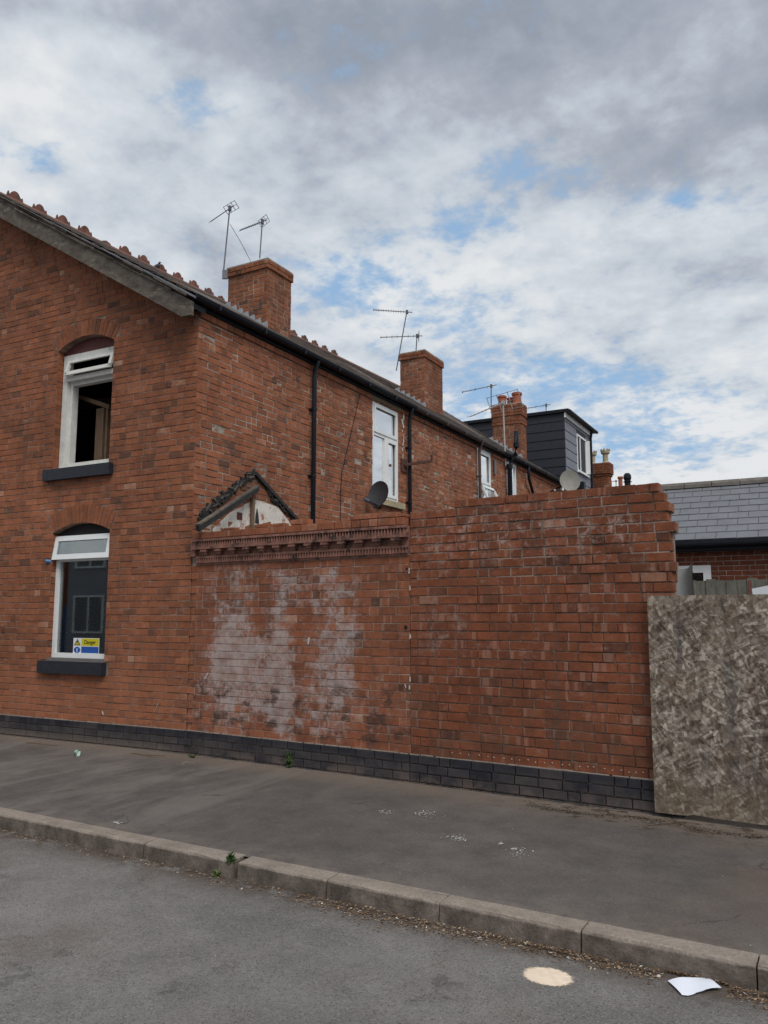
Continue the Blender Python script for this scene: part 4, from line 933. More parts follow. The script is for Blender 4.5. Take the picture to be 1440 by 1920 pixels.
for k, b in ends.items():
    z0 = ZP + CR * k; nxt = ends.get(k + 1, None); m.box(FG, starts[k] + .003, b - .012, -.215, -.005, z0 - (.6 if k == 0 else 0), z0 + CR if nxt else z0 + CR * .8)
m.build('core', M_MORTG, wr)
for nm, fr, a, b, par in (('mortar_ledge', FG, UJ, UE + .03, wr), ('mortar_ledge', FG, -.15, UJ, wl), ('mortar_ledge', FL, .16, GU, house)):
    m = MB(); u = a
    while u < b: e = min(u + U(.1, .4), b); m.box(fr, u, e - U(0, .03), .0, U(.012, .021), ZP - .003, ZP + U(.003, .009)); u = e
    m.build(nm, plain('ledge_mortar', (.30, .25, .21), .95, .3, 15), par)
m = MB()
for x0, y0, x1, y1, w_ in ((298, 1316, 289, 1336, .012), (390, 1262, 384, 1274, .010), (580, 1195, 578, 1209, .02), (192, 1333, 194, 1341, .01), (760, 1283, 761, 1290, .012)):
    fr = FL if x0 < 345 else FG; (ua, za_), (ub_, zb2) = fr.at(x0, y0), fr.at(x1, y1); m.prism(fr, [(ua - w_ / 2, za_), (ua + w_ / 2, za_ - .01), (ub_ + w_ * .3, zb2), (ub_ - w_ * .4, zb2 + .01)], .007, .0)
m.build('paint_scratch', plain('white_scratch', (.55, .52, .48)), wl, kind='stuff')
# little fixings along the foot of the wall, and two dark vent holes
m = MB()
for i in range(24):
    u, z = FG.at(850 + i * 15.6 + U(-3, 3), 1411 + (i * 15.6) * .1085 + U(-1.5, 1.5), .006); m.lathe(FG(u, .004, z), [(.004, -.004), (.006, 0), (.004, .004)], 6)
m.build('wall_plug', plain('pale_plug', (.55, .5, .42)), wr, kind='stuff')
for x, y in ((761, 1176), (763, 1066)):
    u, z = FG.at(x, y, .004); rr = .017 if y > 1100 else .010; mm = MB(); mm.prism(FG, [(u + rr * math.cos(6.283 * j / 12), z + rr * math.sin(6.283 * j / 12)) for j in range(12)], .012, .0); mm.build('pipe_end', M_BLACK, wl)
# vertical open joint: pale mortar squeezed out
m = MB()
for i in range(6):
    z = U(.8, 2.5); u = UJ + U(-.008, .012); hgt = U(.015, .06); m.prism(FG, [(u - .006, z), (u + .008, z + .01), (u + .006, z + hgt), (u - .004, z + hgt * .9)], .010, .0)
m.build('pointing_smear', plain('pale_mortar', (.5, .45, .4)), wr, kind='stuff')

# ------------------------------------------------------------------ chipboard sheet
def osb_material():
    mt, t, b = material('weathered_chipboard'); p = t.pos(); x, y, z = t.sep(p); ti = tint_socket(t)
    cs = []
    for ang, sc, ox in ((.5, 12, 0), (-.9, 15, 5), (1.5, 10, 9)):
        u_ = t.m('ADD', t.m('MULTIPLY', x, math.cos(ang)), t.m('MULTIPLY', z, math.sin(ang))); v_ = t.m('SUBTRACT', t.m('MULTIPLY', z, math.cos(ang)), t.m('MULTIPLY', x, math.sin(ang)))
        vo = t.node('ShaderNodeTexVoronoi'); t.put(vo.inputs['Vector'], t.comb(t.m('ADD', t.m('MULTIPLY', u_, 1.0), ox), t.m('MULTIPLY', v_, 3.2), 0.)); vo.inputs['Scale'].default_value = sc; vo.inputs['Randomness'].default_value = 1
        cs.append(t.sep(vo.outputs['Color'])[0])
    k = t.mr(t.noise(p, 7, 2), .4, .6); v = t.m('ADD', t.m('MULTIPLY', cs[0], .4), t.m('ADD', t.m('MULTIPLY', cs[1], .3), t.m('MULTIPLY', cs[2], .3)))
    c = t.ramp(t.m('ADD', v, t.m('SUBTRACT', ti, .5)), [(.10, (.078, .056, .042)), (.32, (.150, .114, .086)), (.50, (.22, .174, .136)), (.68, (.305, .255, .208)), (.9, (.50, .445, .37))])
    big = t.noise(t.vm('MULTIPLY', p, (2.2, 2.2, .5)), 1.6, 6, .65); c = t.mix(t.m('MULTIPLY', t.mr(big, .50, .66), .62), c, (.085, .074, .074))
    c = t.mix(t.m('MULTIPLY', t.mr(t.noise(p, 3, 6, .7), .52, .68), .4), c, (.235, .15, .085)); gr = t.m('MULTIPLY', t.mr(z, .15, .6, 1, 0), .45); c = t.mix(gr, c, (.17, .125, .08))
    f = t.mr(t.noise(p, 40, 5, .7), .3, .7, .8, 1.2, False); c = t.mix(1., c, t.comb(f, f, f), 'MULTIPLY')
    t.put(b.inputs['Base Color'], c); t.put(b.inputs['Normal'], t.bump(t.m('ADD', v, t.noise(p, 30, 4)), .6, .006)); return mt
M_OSB = osb_material()
osb = thing('chipboard_sheet', 'weathered grey brown chipboard sheet boarding the gap at the wall end', 'board', FG(6.3, .08, .05))
ul, zl = FG.at(1213, 1117, .09); ub, zb = FG.at(1228, 1523, .09); ur, zr = FG.at(1440, 1114, .09); urb, zrb = FG.at(1440, 1550, .09)
sl_ = (zr - zl) / (ur - ul); slb = (zrb - zb) / (urb - ub); XR = 7.4
m = MB(); m.prism(FG, [(ub, zb), (ub + .25, zb + .004 + slb * .25), (ub + .3, zb + .018 + slb * .3), (ub + .5, zb + .01 + slb * .5), (XR, zb + slb * (XR - ub)), (XR, zl + sl_ * (XR - ul)), (ul, zl)], .09, .072); m.build('sheet', M_OSB, osb)
m = MB()
for i in range(2200):
    u = U(ul + .03, XR - .02); z = U(.12, zl - .04); L = U(.03, .10); W = U(.010, .028); a = U(0, math.pi) if R() < .5 else random.gauss(2.3, .5); c, s = math.cos(a), math.sin(a); h = .0905 + R() * .002; tt = [U(.3, .58), U(.6, .84)][R() < .3]
    if R() < .03: L *= 1.6; W *= 1.5; tt = .85
    q = [(-L / 2, -W / 2 * U(.3, 1)), (L / 2, -W / 2 * U(.3, 1)), (L / 2 * U(.8, 1), W / 2), (-L / 2 * U(.8, 1), W / 2)]
    if ub + .02 < u: m.face([FG(u + x * c - y * s, h, z + x * s + y * c) for x, y in q], tt)
m.build('wood_flakes', M_OSB, osb, kind='stuff')

# ------------------------------------------------------------------ grey torn pipe, fence, right hand house
gp = thing('split_plastic_pipe', 'pale grey split plastic pipe standing behind the chipboard sheet', 'pipe', FG(5.8, -.25, .05))
m = MB(); c0 = FG.at(1281, 1113, -.22); n = 16; cc = FG(c0[0], -.22, 0); r_ = .085; rows = []
zt0 = FG.at(1281, 1066, -.22)[1]
for i in range(n + 1):
    a = -math.pi * .05 - math.pi * 1.02 * i / n; x_, y_ = math.cos(a) * r_, math.sin(a) * r_
    k = i / n; zt_ = zt0 + .55 * abs(k - .5) ** 2.6; p = cc + dG * x_ - FG.n * y_ * .0 + Vector((0, 0, 0)) + FG.n * (y_)
    rows.append((Vector((p.x, p.y, .3)), Vector((p.x, p.y, zt_)), i))
for (a, b, _), (c, d, _) in zip(rows, rows[1:]):
    m.face([a, c, d, b])
    o1 = (cc - a); o1.z = 0; o1 = o1.normalized() * .005; o2 = (cc - c); o2.z = 0; o2 = o2.normalized() * .005; m.face([a + o1, b + o1, d + o2, c + o2]); m.face([b, d, d + o2, b + o1])
m.build('shell', plain('grey_plastic', (.30, .31, .30), .6, .1, 6, bump=.05), gp, smooth=False)

def fpoint(x, dist):
    r = Vector(ray(x, HZ)); f = r.x * Fc[0] + r.y * Fc[1]; k = dist / f; return Vector((r.x * k, r.y * k, 0))
pf = fpoint(1300, 9.3); FF = Frame(pf, -dLv, (.04541, -.99897)); fence = thing('board_fence', 'grey green weathered board fence behind the chipboard sheet', 'fence', (pf.x, pf.y, .05))
M_FEN = plain('green_grey_fence', (.145, .14, .115), .95, .35, 6, bump=.5, stretch=(4, 4, 1), dirt=((.17, .155, .12), .58))
u = -.6; k = 0; zf = FF.at(1300, 1089)[1]
while u < 3.2:
    hh = zf + U(-.015, .02) + .0 * u; m = MB(); m.box(FF, u, u + .106, -.012 + .012 * (k % 2), .006 + .012 * (k % 2), .05, hh, R()); m.build('board', M_FEN, fence); u += .108; k += 1
m = MB(); m.box(FF, -.6, 3.3, -.06, -.018, zf - .3, zf - .22); m.build('rail', M_FEN, fence)
m = MB(); uu, _ = FF.at(1404, 1100); m.box(FF, uu, uu + .03, .02, .024, zf - .3, zf - .01); m.build('red_strip', plain('faded_red', (.2, .06, .05)), fence)
pa = thing('white_sign_panel', 'blank white panel tilted above the chipboard at the right edge', 'panel', FG(6.6, -.3, 1.8))
a = FG.at(1410, 1104, -.3); m = MB(); b2 = FG.at(1440, 1096, -.3); m.prism(FG, [(a[0], a[1]), (a[0] + .28, a[1] + .055), (a[0] + .30, a[1] - .25), (a[0] + .03, a[1] - .3)], -.29, -.30); m.build('panel', plain('white_panel', (.72, .75, .78), .5, .03), pa)

pr = fpoint(1340, 12.6); FR_ = Frame(pr, -dLv, (.04541, -.99897)); rh = thing('slate_roof_building', 'low modern brick building with grey slate roof and black gutter behind the fence', 'building', (pr.x, pr.y, .05))
ze = FR_.at(1340, 1034)[1]; U0, U1 = -3.2, 3.4
m = MB(); wa, wz1 = FR_.at(1268, 1061); wb, _ = FR_.at(1333, 1061); wz0 = wz1 - .8
m.box(FR_, U0, wa - .0, -.3, -.006, -.1, ze + .1); m.box(FR_, wb, U1, -.3, -.006, -.1, ze + .1); m.box(FR_, wa, wb, -.3, -.006, wz1, ze + .1); m.box(FR_, wa, wb, -.3, -.006, -.1, wz0)
m.build('wall', mortar('modern_mortar', (.30, .22, .19), (.40, .31, .27)), rh)
br = []
for k in range(16):
    z0 = ze - .0765 * (k + 1); iv = [(U0, U1)] if not (wz0 < z0 + .04 < wz1 + .0) else [(U0, wa), (wb, U1)]
    for a, b in iv:
        u = a - (k % 2) * .1125
        while u < b: x0, x1 = max(u, a + .002), min(u + .215, b - .002); (x1 - x0 > .02) and br.append((FR_, x0, x1, U(-.001, .001), z0 + .005, z0 + .0715, U(.42, .6), M_NEW)); u += .225
emit_bricks(br, rh)
wn = thing('window', None, None); wn.parent = rh; wn.location = FR_(wa, 0, wz0) - rh.location
m = MB(); frame_ring(m, FR_, wa + .003, wb - .003, wz0, wz1 - .003, .115, -.07, .015); m.build('frame', M_WHITE, wn); m = MB(); m.box(FR_, wa + .09, wb - .09, -.03, -.025, wz0 + .09, wz1 - .09); m.build('pane', M_GLASS, wn); m = MB(); m.box(FR_, wa, wb, -.29, -.28, wz0, wz1); m.build('dark_inside', M_DARK, wn)
m = MB(); m.box(FR_, U0, U1, .0, .18, ze + .005, ze + .03); m.box(FR_, U0, U1, .155, .178, ze + .03, ze + .12); m.build('soffit', M_BLACK, rh)
m = MB(); m.tube([FR_(U0, .235, ze + .11), FR_(U1, .235, ze + .11)], .055, 10); m.box(FR_, U0, U1, .18, .292, ze + .11, ze + .165); m.build('gutter', M_BLACK, rh)
RZ = ze + .17; SL = .70; WR = 1.55
def RP(u, w_, h=0.): return FR_(u, .25 - w_, RZ + SL * w_ + h)
m = MB(); m.hexa([RP(U0, 0, -.06), RP(U1, 0, -.06), RP(U1, WR, -.06), RP(U0, WR, -.06), RP(U0, 0, -.01), RP(U1, 0, -.01), RP(U1, WR, -.01), RP(U0, WR, -.01)]); m.face([RP(U0, WR, -.01), RP(U1, WR, -.01), FR_(U1, .25 - 2 * WR, RZ), FR_(U0, .25 - 2 * WR, RZ)]); m.build('roof', M_SLATE, rh)
n = 9
for r_ in range(n):
    w0 = WR * r_ / n; w1 = w0 + WR / n * 1.25; u = U0 - (r_ % 2) * .15
    while u < U1:
        a, b = max(u, U0), min(u + .291, U1); h = U(0, .004)
        if b - a > .03: m = MB(); q = [RP(a, w0, .014 + h), RP(b, w0, .014 + h), RP(b, w1, -.003 + h), RP(a, w1, -.003 + h)]; m.hexa([v - Vector((0, 0, .007)) for v in q] + q, R()); m.build('slate', M_SLATE, rh)
        u += .30
M_RT = plain('grey_ridge', (.15, .135, .12), .85, .3, 6, bump=.3, dirt=((.5, .48, .45), .68))
u = U0
while u < U1:
    m = MB()
    for i in range(6):
        a0, a1 = math.pi * (-.05 + 1.1 * i / 6), math.pi * (-.05 + 1.1 * (i + 1) / 6)
        m.face([RP(u, WR + .09 * math.cos(a0), 0) * 0 + FR_(uu, .25 - WR + .10 * math.cos(aa), RZ + SL * WR - .02 + .10 * math.sin(aa)) for uu, aa in ((u, a0), (u + .44, a0), (u + .44, a1), (u, a1))])
    m.face([FR_(u, .25 - WR + .10 * math.cos(math.pi * (-.05 + 1.1 * i / 6)), RZ + SL * WR - .02 + .10 * math.sin(math.pi * (-.05 + 1.1 * i / 6))) for i in range(7)]); m.build('ridge_tile', M_RT, rh); u += .45

# ------------------------------------------------------------------ aerials, dishes, bird
def yagi(label, base, top, boom_dir, n=11, rs=1., boom=.62, refl=True, mat=None, scale=1., group='television aerials', stay=None):
    mat = mat or M_METAL; base = Vector(base); top = Vector(top); a = thing('tv_aerial', label, 'aerial', base, group)
    m = MB(); m.tube([base, top], .013 * scale, 7); m.build('mast', mat, a)
    bd = Vector(boom_dir).normalized(); side = bd.cross(Vector((0, 0, 1))).normalized(); upv = side.cross(bd).normalized(); m = MB(); o = top - Vector((0, 0, .03))
    m.bar(o - bd * .12 * scale, o + bd * boom * scale, .016 * scale, .016 * scale); m.build('boom', mat, a); m = MB()
    for i in range(n):
        c = o + bd * (.08 + (boom - .1) * i / (n - 1)) * scale; L = (.105 - .0025 * i) * scale; m.bar(c - side * L, c + side * L, .007 * scale, .007 * scale, up=bd)
    m.build('elements', mat, a)
    if refl:
        m = MB(); c = o - bd * .04 * scale; hw, hh = .17 * scale * rs, .13 * scale * rs
        for q in (-1, 0, 1): m.bar(c - side * hw + upv * hh * q * .55, c + side * hw + upv * hh * q * .55, .008 * scale, .008 * scale, up=bd)
        for q in (-1, -.35, .35, 1): m.bar(c + side * hw * q - upv * hh * .6, c + side * hw * q + upv * hh * .6, .008 * scale, .008 * scale, up=bd)
        m.build('reflector', mat, a)
    m = MB(); m.bar(o - Vector((0, 0, .05)), o + Vector((0, 0, .05)), .045 * scale, .045 * scale); m.build('clamp', mat, a); return a
def onch(fr, x, y, d): u, z = fr.at(x, y, d); return fr(u, d, z)
boomd = -Fc[0] * 0 + 0
def boom(x0, y0, x1, y1, fr, d): return onch(fr, x1, y1, d) - onch(fr, x0, y0, d)
FT = Frame(chim1.location + house.location, (Xc[0], Xc[1]), (Fc[0], Fc[1]))   # upright plane facing the camera through chimney one
def ft(x, y, d=0.): u, z = FT.at(x, y, d); return FT(u, d, z)
yagi('taller ladder reflector aerial clamped to the left face of the nearest chimney', ft(418, 520), ft(431, 388), ft(393, 414, -.32) - ft(431, 388), n=9, boom=.56, scale=1.05)
yagi('shorter aerial rising from the top of the nearest chimney', ft(487, 484, .2), ft(492, 413, .2), ft(447, 430, -.1) - ft(492, 413, .2), n=10, boom=.60, scale=.95)
m = MB(); m.box(FT, FT.at(417, 515)[0], FT.at(427, 515)[0], -.02, .02, FT.at(420, 523)[1], FT.at(420, 507)[1]); m.build('wall_bracket', M_METAL, bpy.data.objects['tv_aerial'])
FT2 = Frame(FH(10.2, -2.0, 0), (Xc[0], Xc[1]), (Fc[0], Fc[1]))
def ft2(x, y, d=0.): u, z = FT2.at(x, y, d); return FT2(u, d, z)
yagi('leaning long mast aerial on the left of the middle chimney', ft2(743, 695), ft2(763, 583), ft2(717, 580) - ft2(763, 583), n=13, boom=.78, scale=1.15, refl=False)
yagi('short stubby aerial on top of the middle chimney', ft2(780, 660, .3), ft2(782, 628, .3), ft2(727, 630, .3) - ft2(782, 628, .3), n=7, boom=.85, scale=1.15, refl=True)
FT3 = Frame(FH(14.4, -1.2, 0), (Xc[0], Xc[1]), (Fc[0], Fc[1]))
def ft3(x, y, d=0.): u, z = FT3.at(x, y, d); return FT3(u, d, z)
yagi('thin aerial left of the red pots on the far chimney', ft3(921, 775, .3), ft3(921, 722, .3), ft3(888, 729, .3) - ft3(921, 722, .3), n=3, boom=.66, scale=1.4, refl=False)
FT4 = Frame(FH(10.85, .3, 0), (Xc[0], Xc[1]), (Fc[0], Fc[1]))
def ft4(x, y, d=0.): u, z = FT4.at(x, y, d); return FT4(u, d, z)
yagi('large wide grid aerial on a pale mast rising from the eaves', ft4(948, 873), ft4(943, 753), ft4(898, 772, -.55) - ft4(943, 753), n=9, rs=1.9, boom=.80, scale=1.6, mat=plain('pale_metal', (.42, .41, .40), .5, .1, 9))
FT5 = Frame(FDf(0, -1.5, 0), (Xc[0], Xc[1]), (Fc[0], Fc[1]))
def ft5(x, y, d=0.): u, z = FT5.at(x, y, d); return FT5(u, d, z)
yagi('small aerial standing on the flat dormer roof', ft5(1024, 778), ft5(1024, 758), ft5(1000, 762) - ft5(1024, 758), n=3, boom=.50, scale=1.3, refl=False)
p6 = place(1155, 918, 40); q6 = place(1155, 901, 40); yagi('tiny aerial beside the small red pot on the furthest roof', p6 - Vector((0, 0, .5)), q6, place(1144, 902, 40) - q6, n=2, boom=.4, scale=1.5, refl=False)
cb = thing('aerial_cable', 'thin aerial cable sagging from the nearest chimney to the ridge', 'cable', ft(545, 597)); m = MB(); a = ft(545, 597, .3); b = PA(RW, 7.9, .15)
m.tube([ft(431, 420), ft(452, 455), ft(470, 490)], .005, 5); m.tube([a.lerp(b, i / 8) - Vector((0, 0, .12 * math.sin(math.pi * i / 8))) for i in range(9)], .006, 5); m.build('cable', M_BLACK, cb)
wc = thing('wall_cable', 'thin black cable running down the side wall from the gutter', 'cable', FH(4.1, .01, 5.4)); m = MB(); m.tube([FH(*(lambda q: (q[0], .012, q[1]))(hp(x, y))) for x, y in ((678, 722), (668, 765), (655, 822), (640, 885), (637, 930), (637, 985))], .006, 5); m.build('cable', M_BLACK, wc)

def dish(label, c, aim, r, mat, arm_to, wall):
    d = thing('satellite_dish', label, 'satellite dish', c, 'satellite dishes'); aim = Vector(aim).normalized(); s = aim.cross(Vector((0, 0, 1))).normalized(); u_ = s.cross(aim).normalized(); m = MB(); rings = []; N = 20
    for k in range(6):
        rr = r * k / 5; rings.append([Vector(c) + aim * (.22 * rr * rr / r) + (s * math.cos(6.2832 * j / N) * .88 + u_ * math.sin(6.2832 * j / N)) * rr for j in range(N)])
    for k in range(5):
        for j in range(N): m.face([rings[k][j], rings[k][(j + 1) % N], rings[k + 1][(j + 1) % N], rings[k + 1][j]])
        for j in range(N): m.face([p - aim * .008 for p in (rings[k][j], rings[k + 1][j], rings[k + 1][(j + 1) % N], rings[k][(j + 1) % N])])
    m.build('reflector', mat, d, smooth=True); m = MB(); e = Vector(arm_to); m.bar(Vector(c) - u_ * r * .9, e, .022, .035); m.build('arm', M_BLACK, d)
    m = MB(); m.tube([e - aim * .03, e + aim * .03, e + aim * .06], .032, 10); m.build('receiver', M_METAL, d)
    m = MB(); m.bar(Vector(c) - aim * .02, wall, .035, .035); m.bar(Vector(c) - u_ * r * .9, Vector(c) - aim * .03, .03, .05); m.build('mount', M_BLACK, d); return d
a = FH.at(712, 930, .30); c1 = FH(a[0], .30, a[1]); a2 = FH.at(687, 938, .42); dish('small dark satellite dish fixed below the tall white window', c1 - Vector((0, 0, -.02)), Vector((-Xc[0] * .55 - Fc[0] * .8, -Xc[1] * .55 - Fc[1] * .8, .22)), .235, plain('dark_dish', (.05, .052, .06), .5, .1, 5), FH(a2[0], .42, a2[1]), FH(a[0] + .55, .0, a[1] - .12))
a = FH.at(1068, 903, .6); c2 = FH(a[0], .6, a[1]); dish('pale grey satellite dish under the dormer at the end of the terrace', c2, Vector((.45, -.85, .25)), .33, plain('pale_dish', (.24, .23, .20), .6, .15, 6), c2 + Vector((-.35, -.3, -.28)), FH(a[0] + .2, -.2, a[1] - .3))
ia = thing('iron_bracket', 'rusty iron bracket sticking out beside the second black downpipe', 'bracket', FH(5.35, 0, 4.2)); u, z = FH.at(757, 872, .02); m = MB(); m.box(FH, u - .1, u + .12, .0, .03, z - .13, z + .11); m.build('plate', M_RUST, ia); m = MB(); e = FH(u + .35, .42, z + .10); m.bar(FH(u, .03, z), e, .05, .05); m.bar(e, e + Vector((0, 0, .12)), .03, .03); m.build('arm', M_RUST, ia)
bird = thing('pigeon', 'small dark bird perched on the roof ridge left of the chimneys', 'bird', PA(RW, 3.3, .18)); bp = PA(RW, 3.45, .0); bp = None
FB_ = Frame(FH(0, -RW, 0), dH, FH.n); u, z = FB_.at(293, 500); c = FB_(u, 0, z); m = MB(); side = Vector((Xc[0], Xc[1], 0))
m.tube([c - side * .10 - Vector((0, 0, .01)), c - side * .05, c + Vector((0, 0, .02)), c + side * .045 + Vector((0, 0, .065)), c + side * .06 + Vector((0, 0, .10)), c + side * .085 + Vector((0, 0, .112))], .02, 9, r2=None)
m = MB()
def blobm(m, c, r, ax=(1, 1, 1), n=9):
    for i in range(n):
        a0, a1 = math.pi * i / n, math.pi * (i + 1) / n
        for j in range(10):
            b0, b1 = 6.2832 * j / 10, 6.2832 * (j + 1) / 10; f = lambda a, b: c + side * (r * ax[0] * math.cos(a)) + FT.n * (r * ax[1] * math.sin(a) * math.cos(b)) + Vector((0, 0, r * ax[2] * math.sin(a) * math.sin(b))) + Vector((0, 0, .5 * r * ax[0] * math.cos(a)))
            m.face([f(a0, b0), f(a1, b0), f(a1, b1), f(a0, b1)])
blobm(m, c, .05, (1.5, .8, .95)); blobm(m, c + side * .06 + Vector((0, 0, .075)), .027, (1, 1, 1)); m.tube([c + side * .08 + Vector((0, 0, .085)), c + side * .115 + Vector((0, 0, .078))], .007, 6, r2=.001); m.bar(c - side * .06 - Vector((0, 0, .02)), c - side * .16 - Vector((0, 0, .06)), .03, .012)
m.tube([c - Vector((0, 0, .03)), c - Vector((0, 0, .10))], .005, 5); m.tube([c + side * .02 - Vector((0, 0, .03)), c + side * .02 - Vector((0, 0, .10))], .005, 5); m.build('body', plain('bird_feathers', (.075, .07, .075), .8, .4, 20), bird, smooth=True)

# ------------------------------------------------------------------ things on the ground
def gz(x, y, z=.03): return on_z(x, y, z)
def nearest_pave(x, y):
    p = on_z(x, y, .03)
    for _ in range(4): p = on_z(x, y, pave_z(p.x, p.y))
    return p
def nearest_road(x, y):
    p = on_z(x, y, -.08)
    for _ in range(5): p = on_z(x, y, road_z(p.x, p.y))
    return p
pc = [nearest_road(x, y) for x, y in ((1252, 1842), (1327, 1836), (1357, 1862), (1281, 1871))]
o = MB(); N = 8; grid = []
for i in range(N + 1):
    row = []
    for j in range(N + 1):
        s, q = i / N, j / N; p = (pc[0] * (1 - s) + pc[1] * s) * (1 - q) + (pc[3] * (1 - s) + pc[2] * s) * q
        if j == N: p = p + (pc[0] - pc[3]) * (U(0, .10) + (.08 if i > 2 else 0))
        row.append(p + Vector((0, 0, .008 + .010 * (1 - q) * abs(math.sin(3 * s)) + .010 * s * q + .004 * math.sin(7 * s + 3 * q))))
    grid.append(row)
for i in range(N):
    for j in range(N): o.face([grid[i][j], grid[i][j + 1], grid[i + 1][j + 1], grid[i + 1][j]]); o.face([v - Vector((0, 0, .001)) for v in (grid[i][j], grid[i + 1][j], grid[i + 1][j + 1], grid[i][j + 1])])
tag(o.build('paper_sheet', plain('white_paper', (.80, .83, .90), .7, .02), None), 'torn sheet of white paper lying on the road by the kerb', 'paper')
# pale powder patch
c = nearest_road(1027, 1832); ex = nearest_road(1072, 1834) - c; ey = nearest_road(1027, 1849) - c; m = MB(); n = 60
ring = [c + (ex * math.cos(6.2832 * j / n) + ey * math.sin(6.2832 * j / n)) * (.94 + .025 * math.sin(j * .31 + 1) + .02 * math.sin(j * .83) + U(-.03, .03)) + Vector((0, 0, .0008)) for j in range(n)]; mid = [c + (p - c) * .8 + Vector((0, 0, .0035)) for p in ring]
for j in range(n): k = (j + 1) % n; m.face([ring[j], ring[k], mid[k], mid[j]]); m.face([mid[j], mid[k], c + Vector((0, 0, .006))])
m = MB(); n = 40
for j in range(n):
    a0, a1 = 6.2832 * j / n, 6.2832 * (j + 1) / n; P0_ = [c + (ex * math.cos(a) + ey * math.sin(a)) * q + Vector((0, 0, .0025 + .004 * max(0, 1 - q))) for a, q in ((a0, 1.35), (a1, 1.35), (a1, .7), (a0, .7))]
    m.face(P0_); m.face([P0_[3], P0_[2], c + Vector((0, 0, .0065))])
mt, t, b = material('peach_powder'); p = t.pos(); d_ = t.vm('SUBTRACT', p, tuple(c))
e1 = t.vm('DOT_PRODUCT', d_, tuple(ex / ex.length_squared)); e2 = t.vm('DOT_PRODUCT', d_, tuple(ey / ey.length_squared))
rr = t.m('SQRT', t.m('ADD', t.m('MULTIPLY', e1, e1), t.m('MULTIPLY', e2, e2)))
al = t.mr(t.m('ADD', rr, t.m('MULTIPLY', t.m('SUBTRACT', t.noise(p, 60, 6, .8), .5), .75)), 1.12, .88); b.inputs['Roughness'].default_value = .95; t.put(b.inputs['Alpha'], al)
f = t.mr(t.noise(p, 25, 5, .7), .3, .7, .88, 1.1, False); t.put(b.inputs['Base Color'], t.mix(1., (.80, .655, .50), t.comb(f, f, f), 'MULTIPLY')); M_POW = mt
tag(m.build('spilt_powder', M_POW, None), 'round pale peach patch of spilt powder on the road', 'powder patch')
# crushed can
p = nearest_pave(145, 1417); cn = thing('drink_can', 'crushed green and white drink can on the pavement below the gable', 'can', p); ax = Vector((.8, -.5, 0)).normalized(); m = MB()
m.tube([p + Vector((0, 0, .033)) + ax * (q * .10 - .05) for q in (0, .06, .2, .4, .6, .85, .95, 1)], .033, 14); 
for i, v in enumerate(m.v): m.v[i] = (v[0] + U(-.003, .003), v[1] + U(-.003, .003), max(p.z + .002, v[2] + U(-.003, .003)))
mt, t_, b_ = material('can_print'); x_, y_, z_ = t_.sep(t_.pos()); t_.put(b_.inputs['Base Color'], t_.mix(t_.mr(t_.noise(t_.pos(), 30, 2), .48, .52), (.03, .22, .10), (.62, .66, .62))); b_.inputs['Roughness'].default_value = .35; m.build('body', mt, cn)
m = MB(); e = p + Vector((0, 0, .033)) - ax * .052; m.tube([e, e - ax * .002], .028, 14); m.build('lid', M_METAL, cn)
# sticks
for (x0, y0, x1, y1, lb) in ((50, 1393, 108, 1399, 'thin dark stick lying by the wall at the left edge'), (247, 1413, 293, 1421, 'forked dry stick lying by the plinth right of the can')):
    a, b = nearest_pave(x0, y0), nearest_pave(x1, y1); m = MB(); z = Vector((0, 0, .008)); m.tube([a + z, a.lerp(b, .35) + z * 1.5, a.lerp(b, .7) + z, b + z], .006, 6, r2=.003)
    if x0 > 200: m.tube([a.lerp(b, .3) + z, b + Vector((.02, .12, .008))], .004, 5)
    tag(m.build('stick', M_TIMB, None), lb, 'stick', 'sticks on the pavement')
# weeds
M_LEAF = plain('weed_leaf', (.05, .095, .025), .7, .35, 30, bump=.1); M_LEAF2 = plain('pale_weed_leaf', (.10, .13, .04), .7, .35, 30, bump=.1)
def weed(label, p, h, spread, n, mat=M_LEAF, climb=None, lw=.02):
    w = thing('weed', label, 'weed', p, 'weeds in the cracks'); st = MB(); lf = MB()
    for i in range(n):
        a = U(0, 6.283); top = Vector(p) + Vector((spread * math.cos(a) * U(.2, 1), spread * math.sin(a) * U(.2, .8), h * U(.4, 1)))
        if climb is not None: top = Vector(p) + climb * U(.005, .03) + dG * U(-spread, spread) + Vector((0, 0, h * U(.1, 1)))
        mid = Vector(p).lerp(top, .5) + Vector((0, 0, h * .1)); st.tube([p, mid, top], .0022, 4)
        for k in range(5):
            c = Vector(p).lerp(top, U(.25, 1)); d = Vector((U(-1, 1), U(-1, 1), U(-.1, .9))).normalized(); s = d.cross(Vector((U(-1, 1), U(-1, 1), 1))).normalized(); L = lw * U(1, 2); W = lw * U(.35, .6)
            lf.face([c, c + d * L * .5 + s * W, c + d * L, c + d * L * .5 - s * W])
    st.build('stem', mat, w); lf.build('foliage', mat, w); return w
wpt = FG.at(543, 1440, .03); weed('climbing weed on the blue plinth under the ornate wall', FG(wpt[0], .035, .05), .24, .045, 14, climb=FG.n, lw=.026)
weed('tiny weed at the foot of the house corner', nearest_pave(360, 1421), .035, .04, 9, M_LEAF2, lw=.018)
p = on_z(445, 1612, .0); weed('bushy green weed growing in the gap between two kerb stones', Vector((p.x, KB + .02, -.02)), .085, .03, 16, lw=.022)
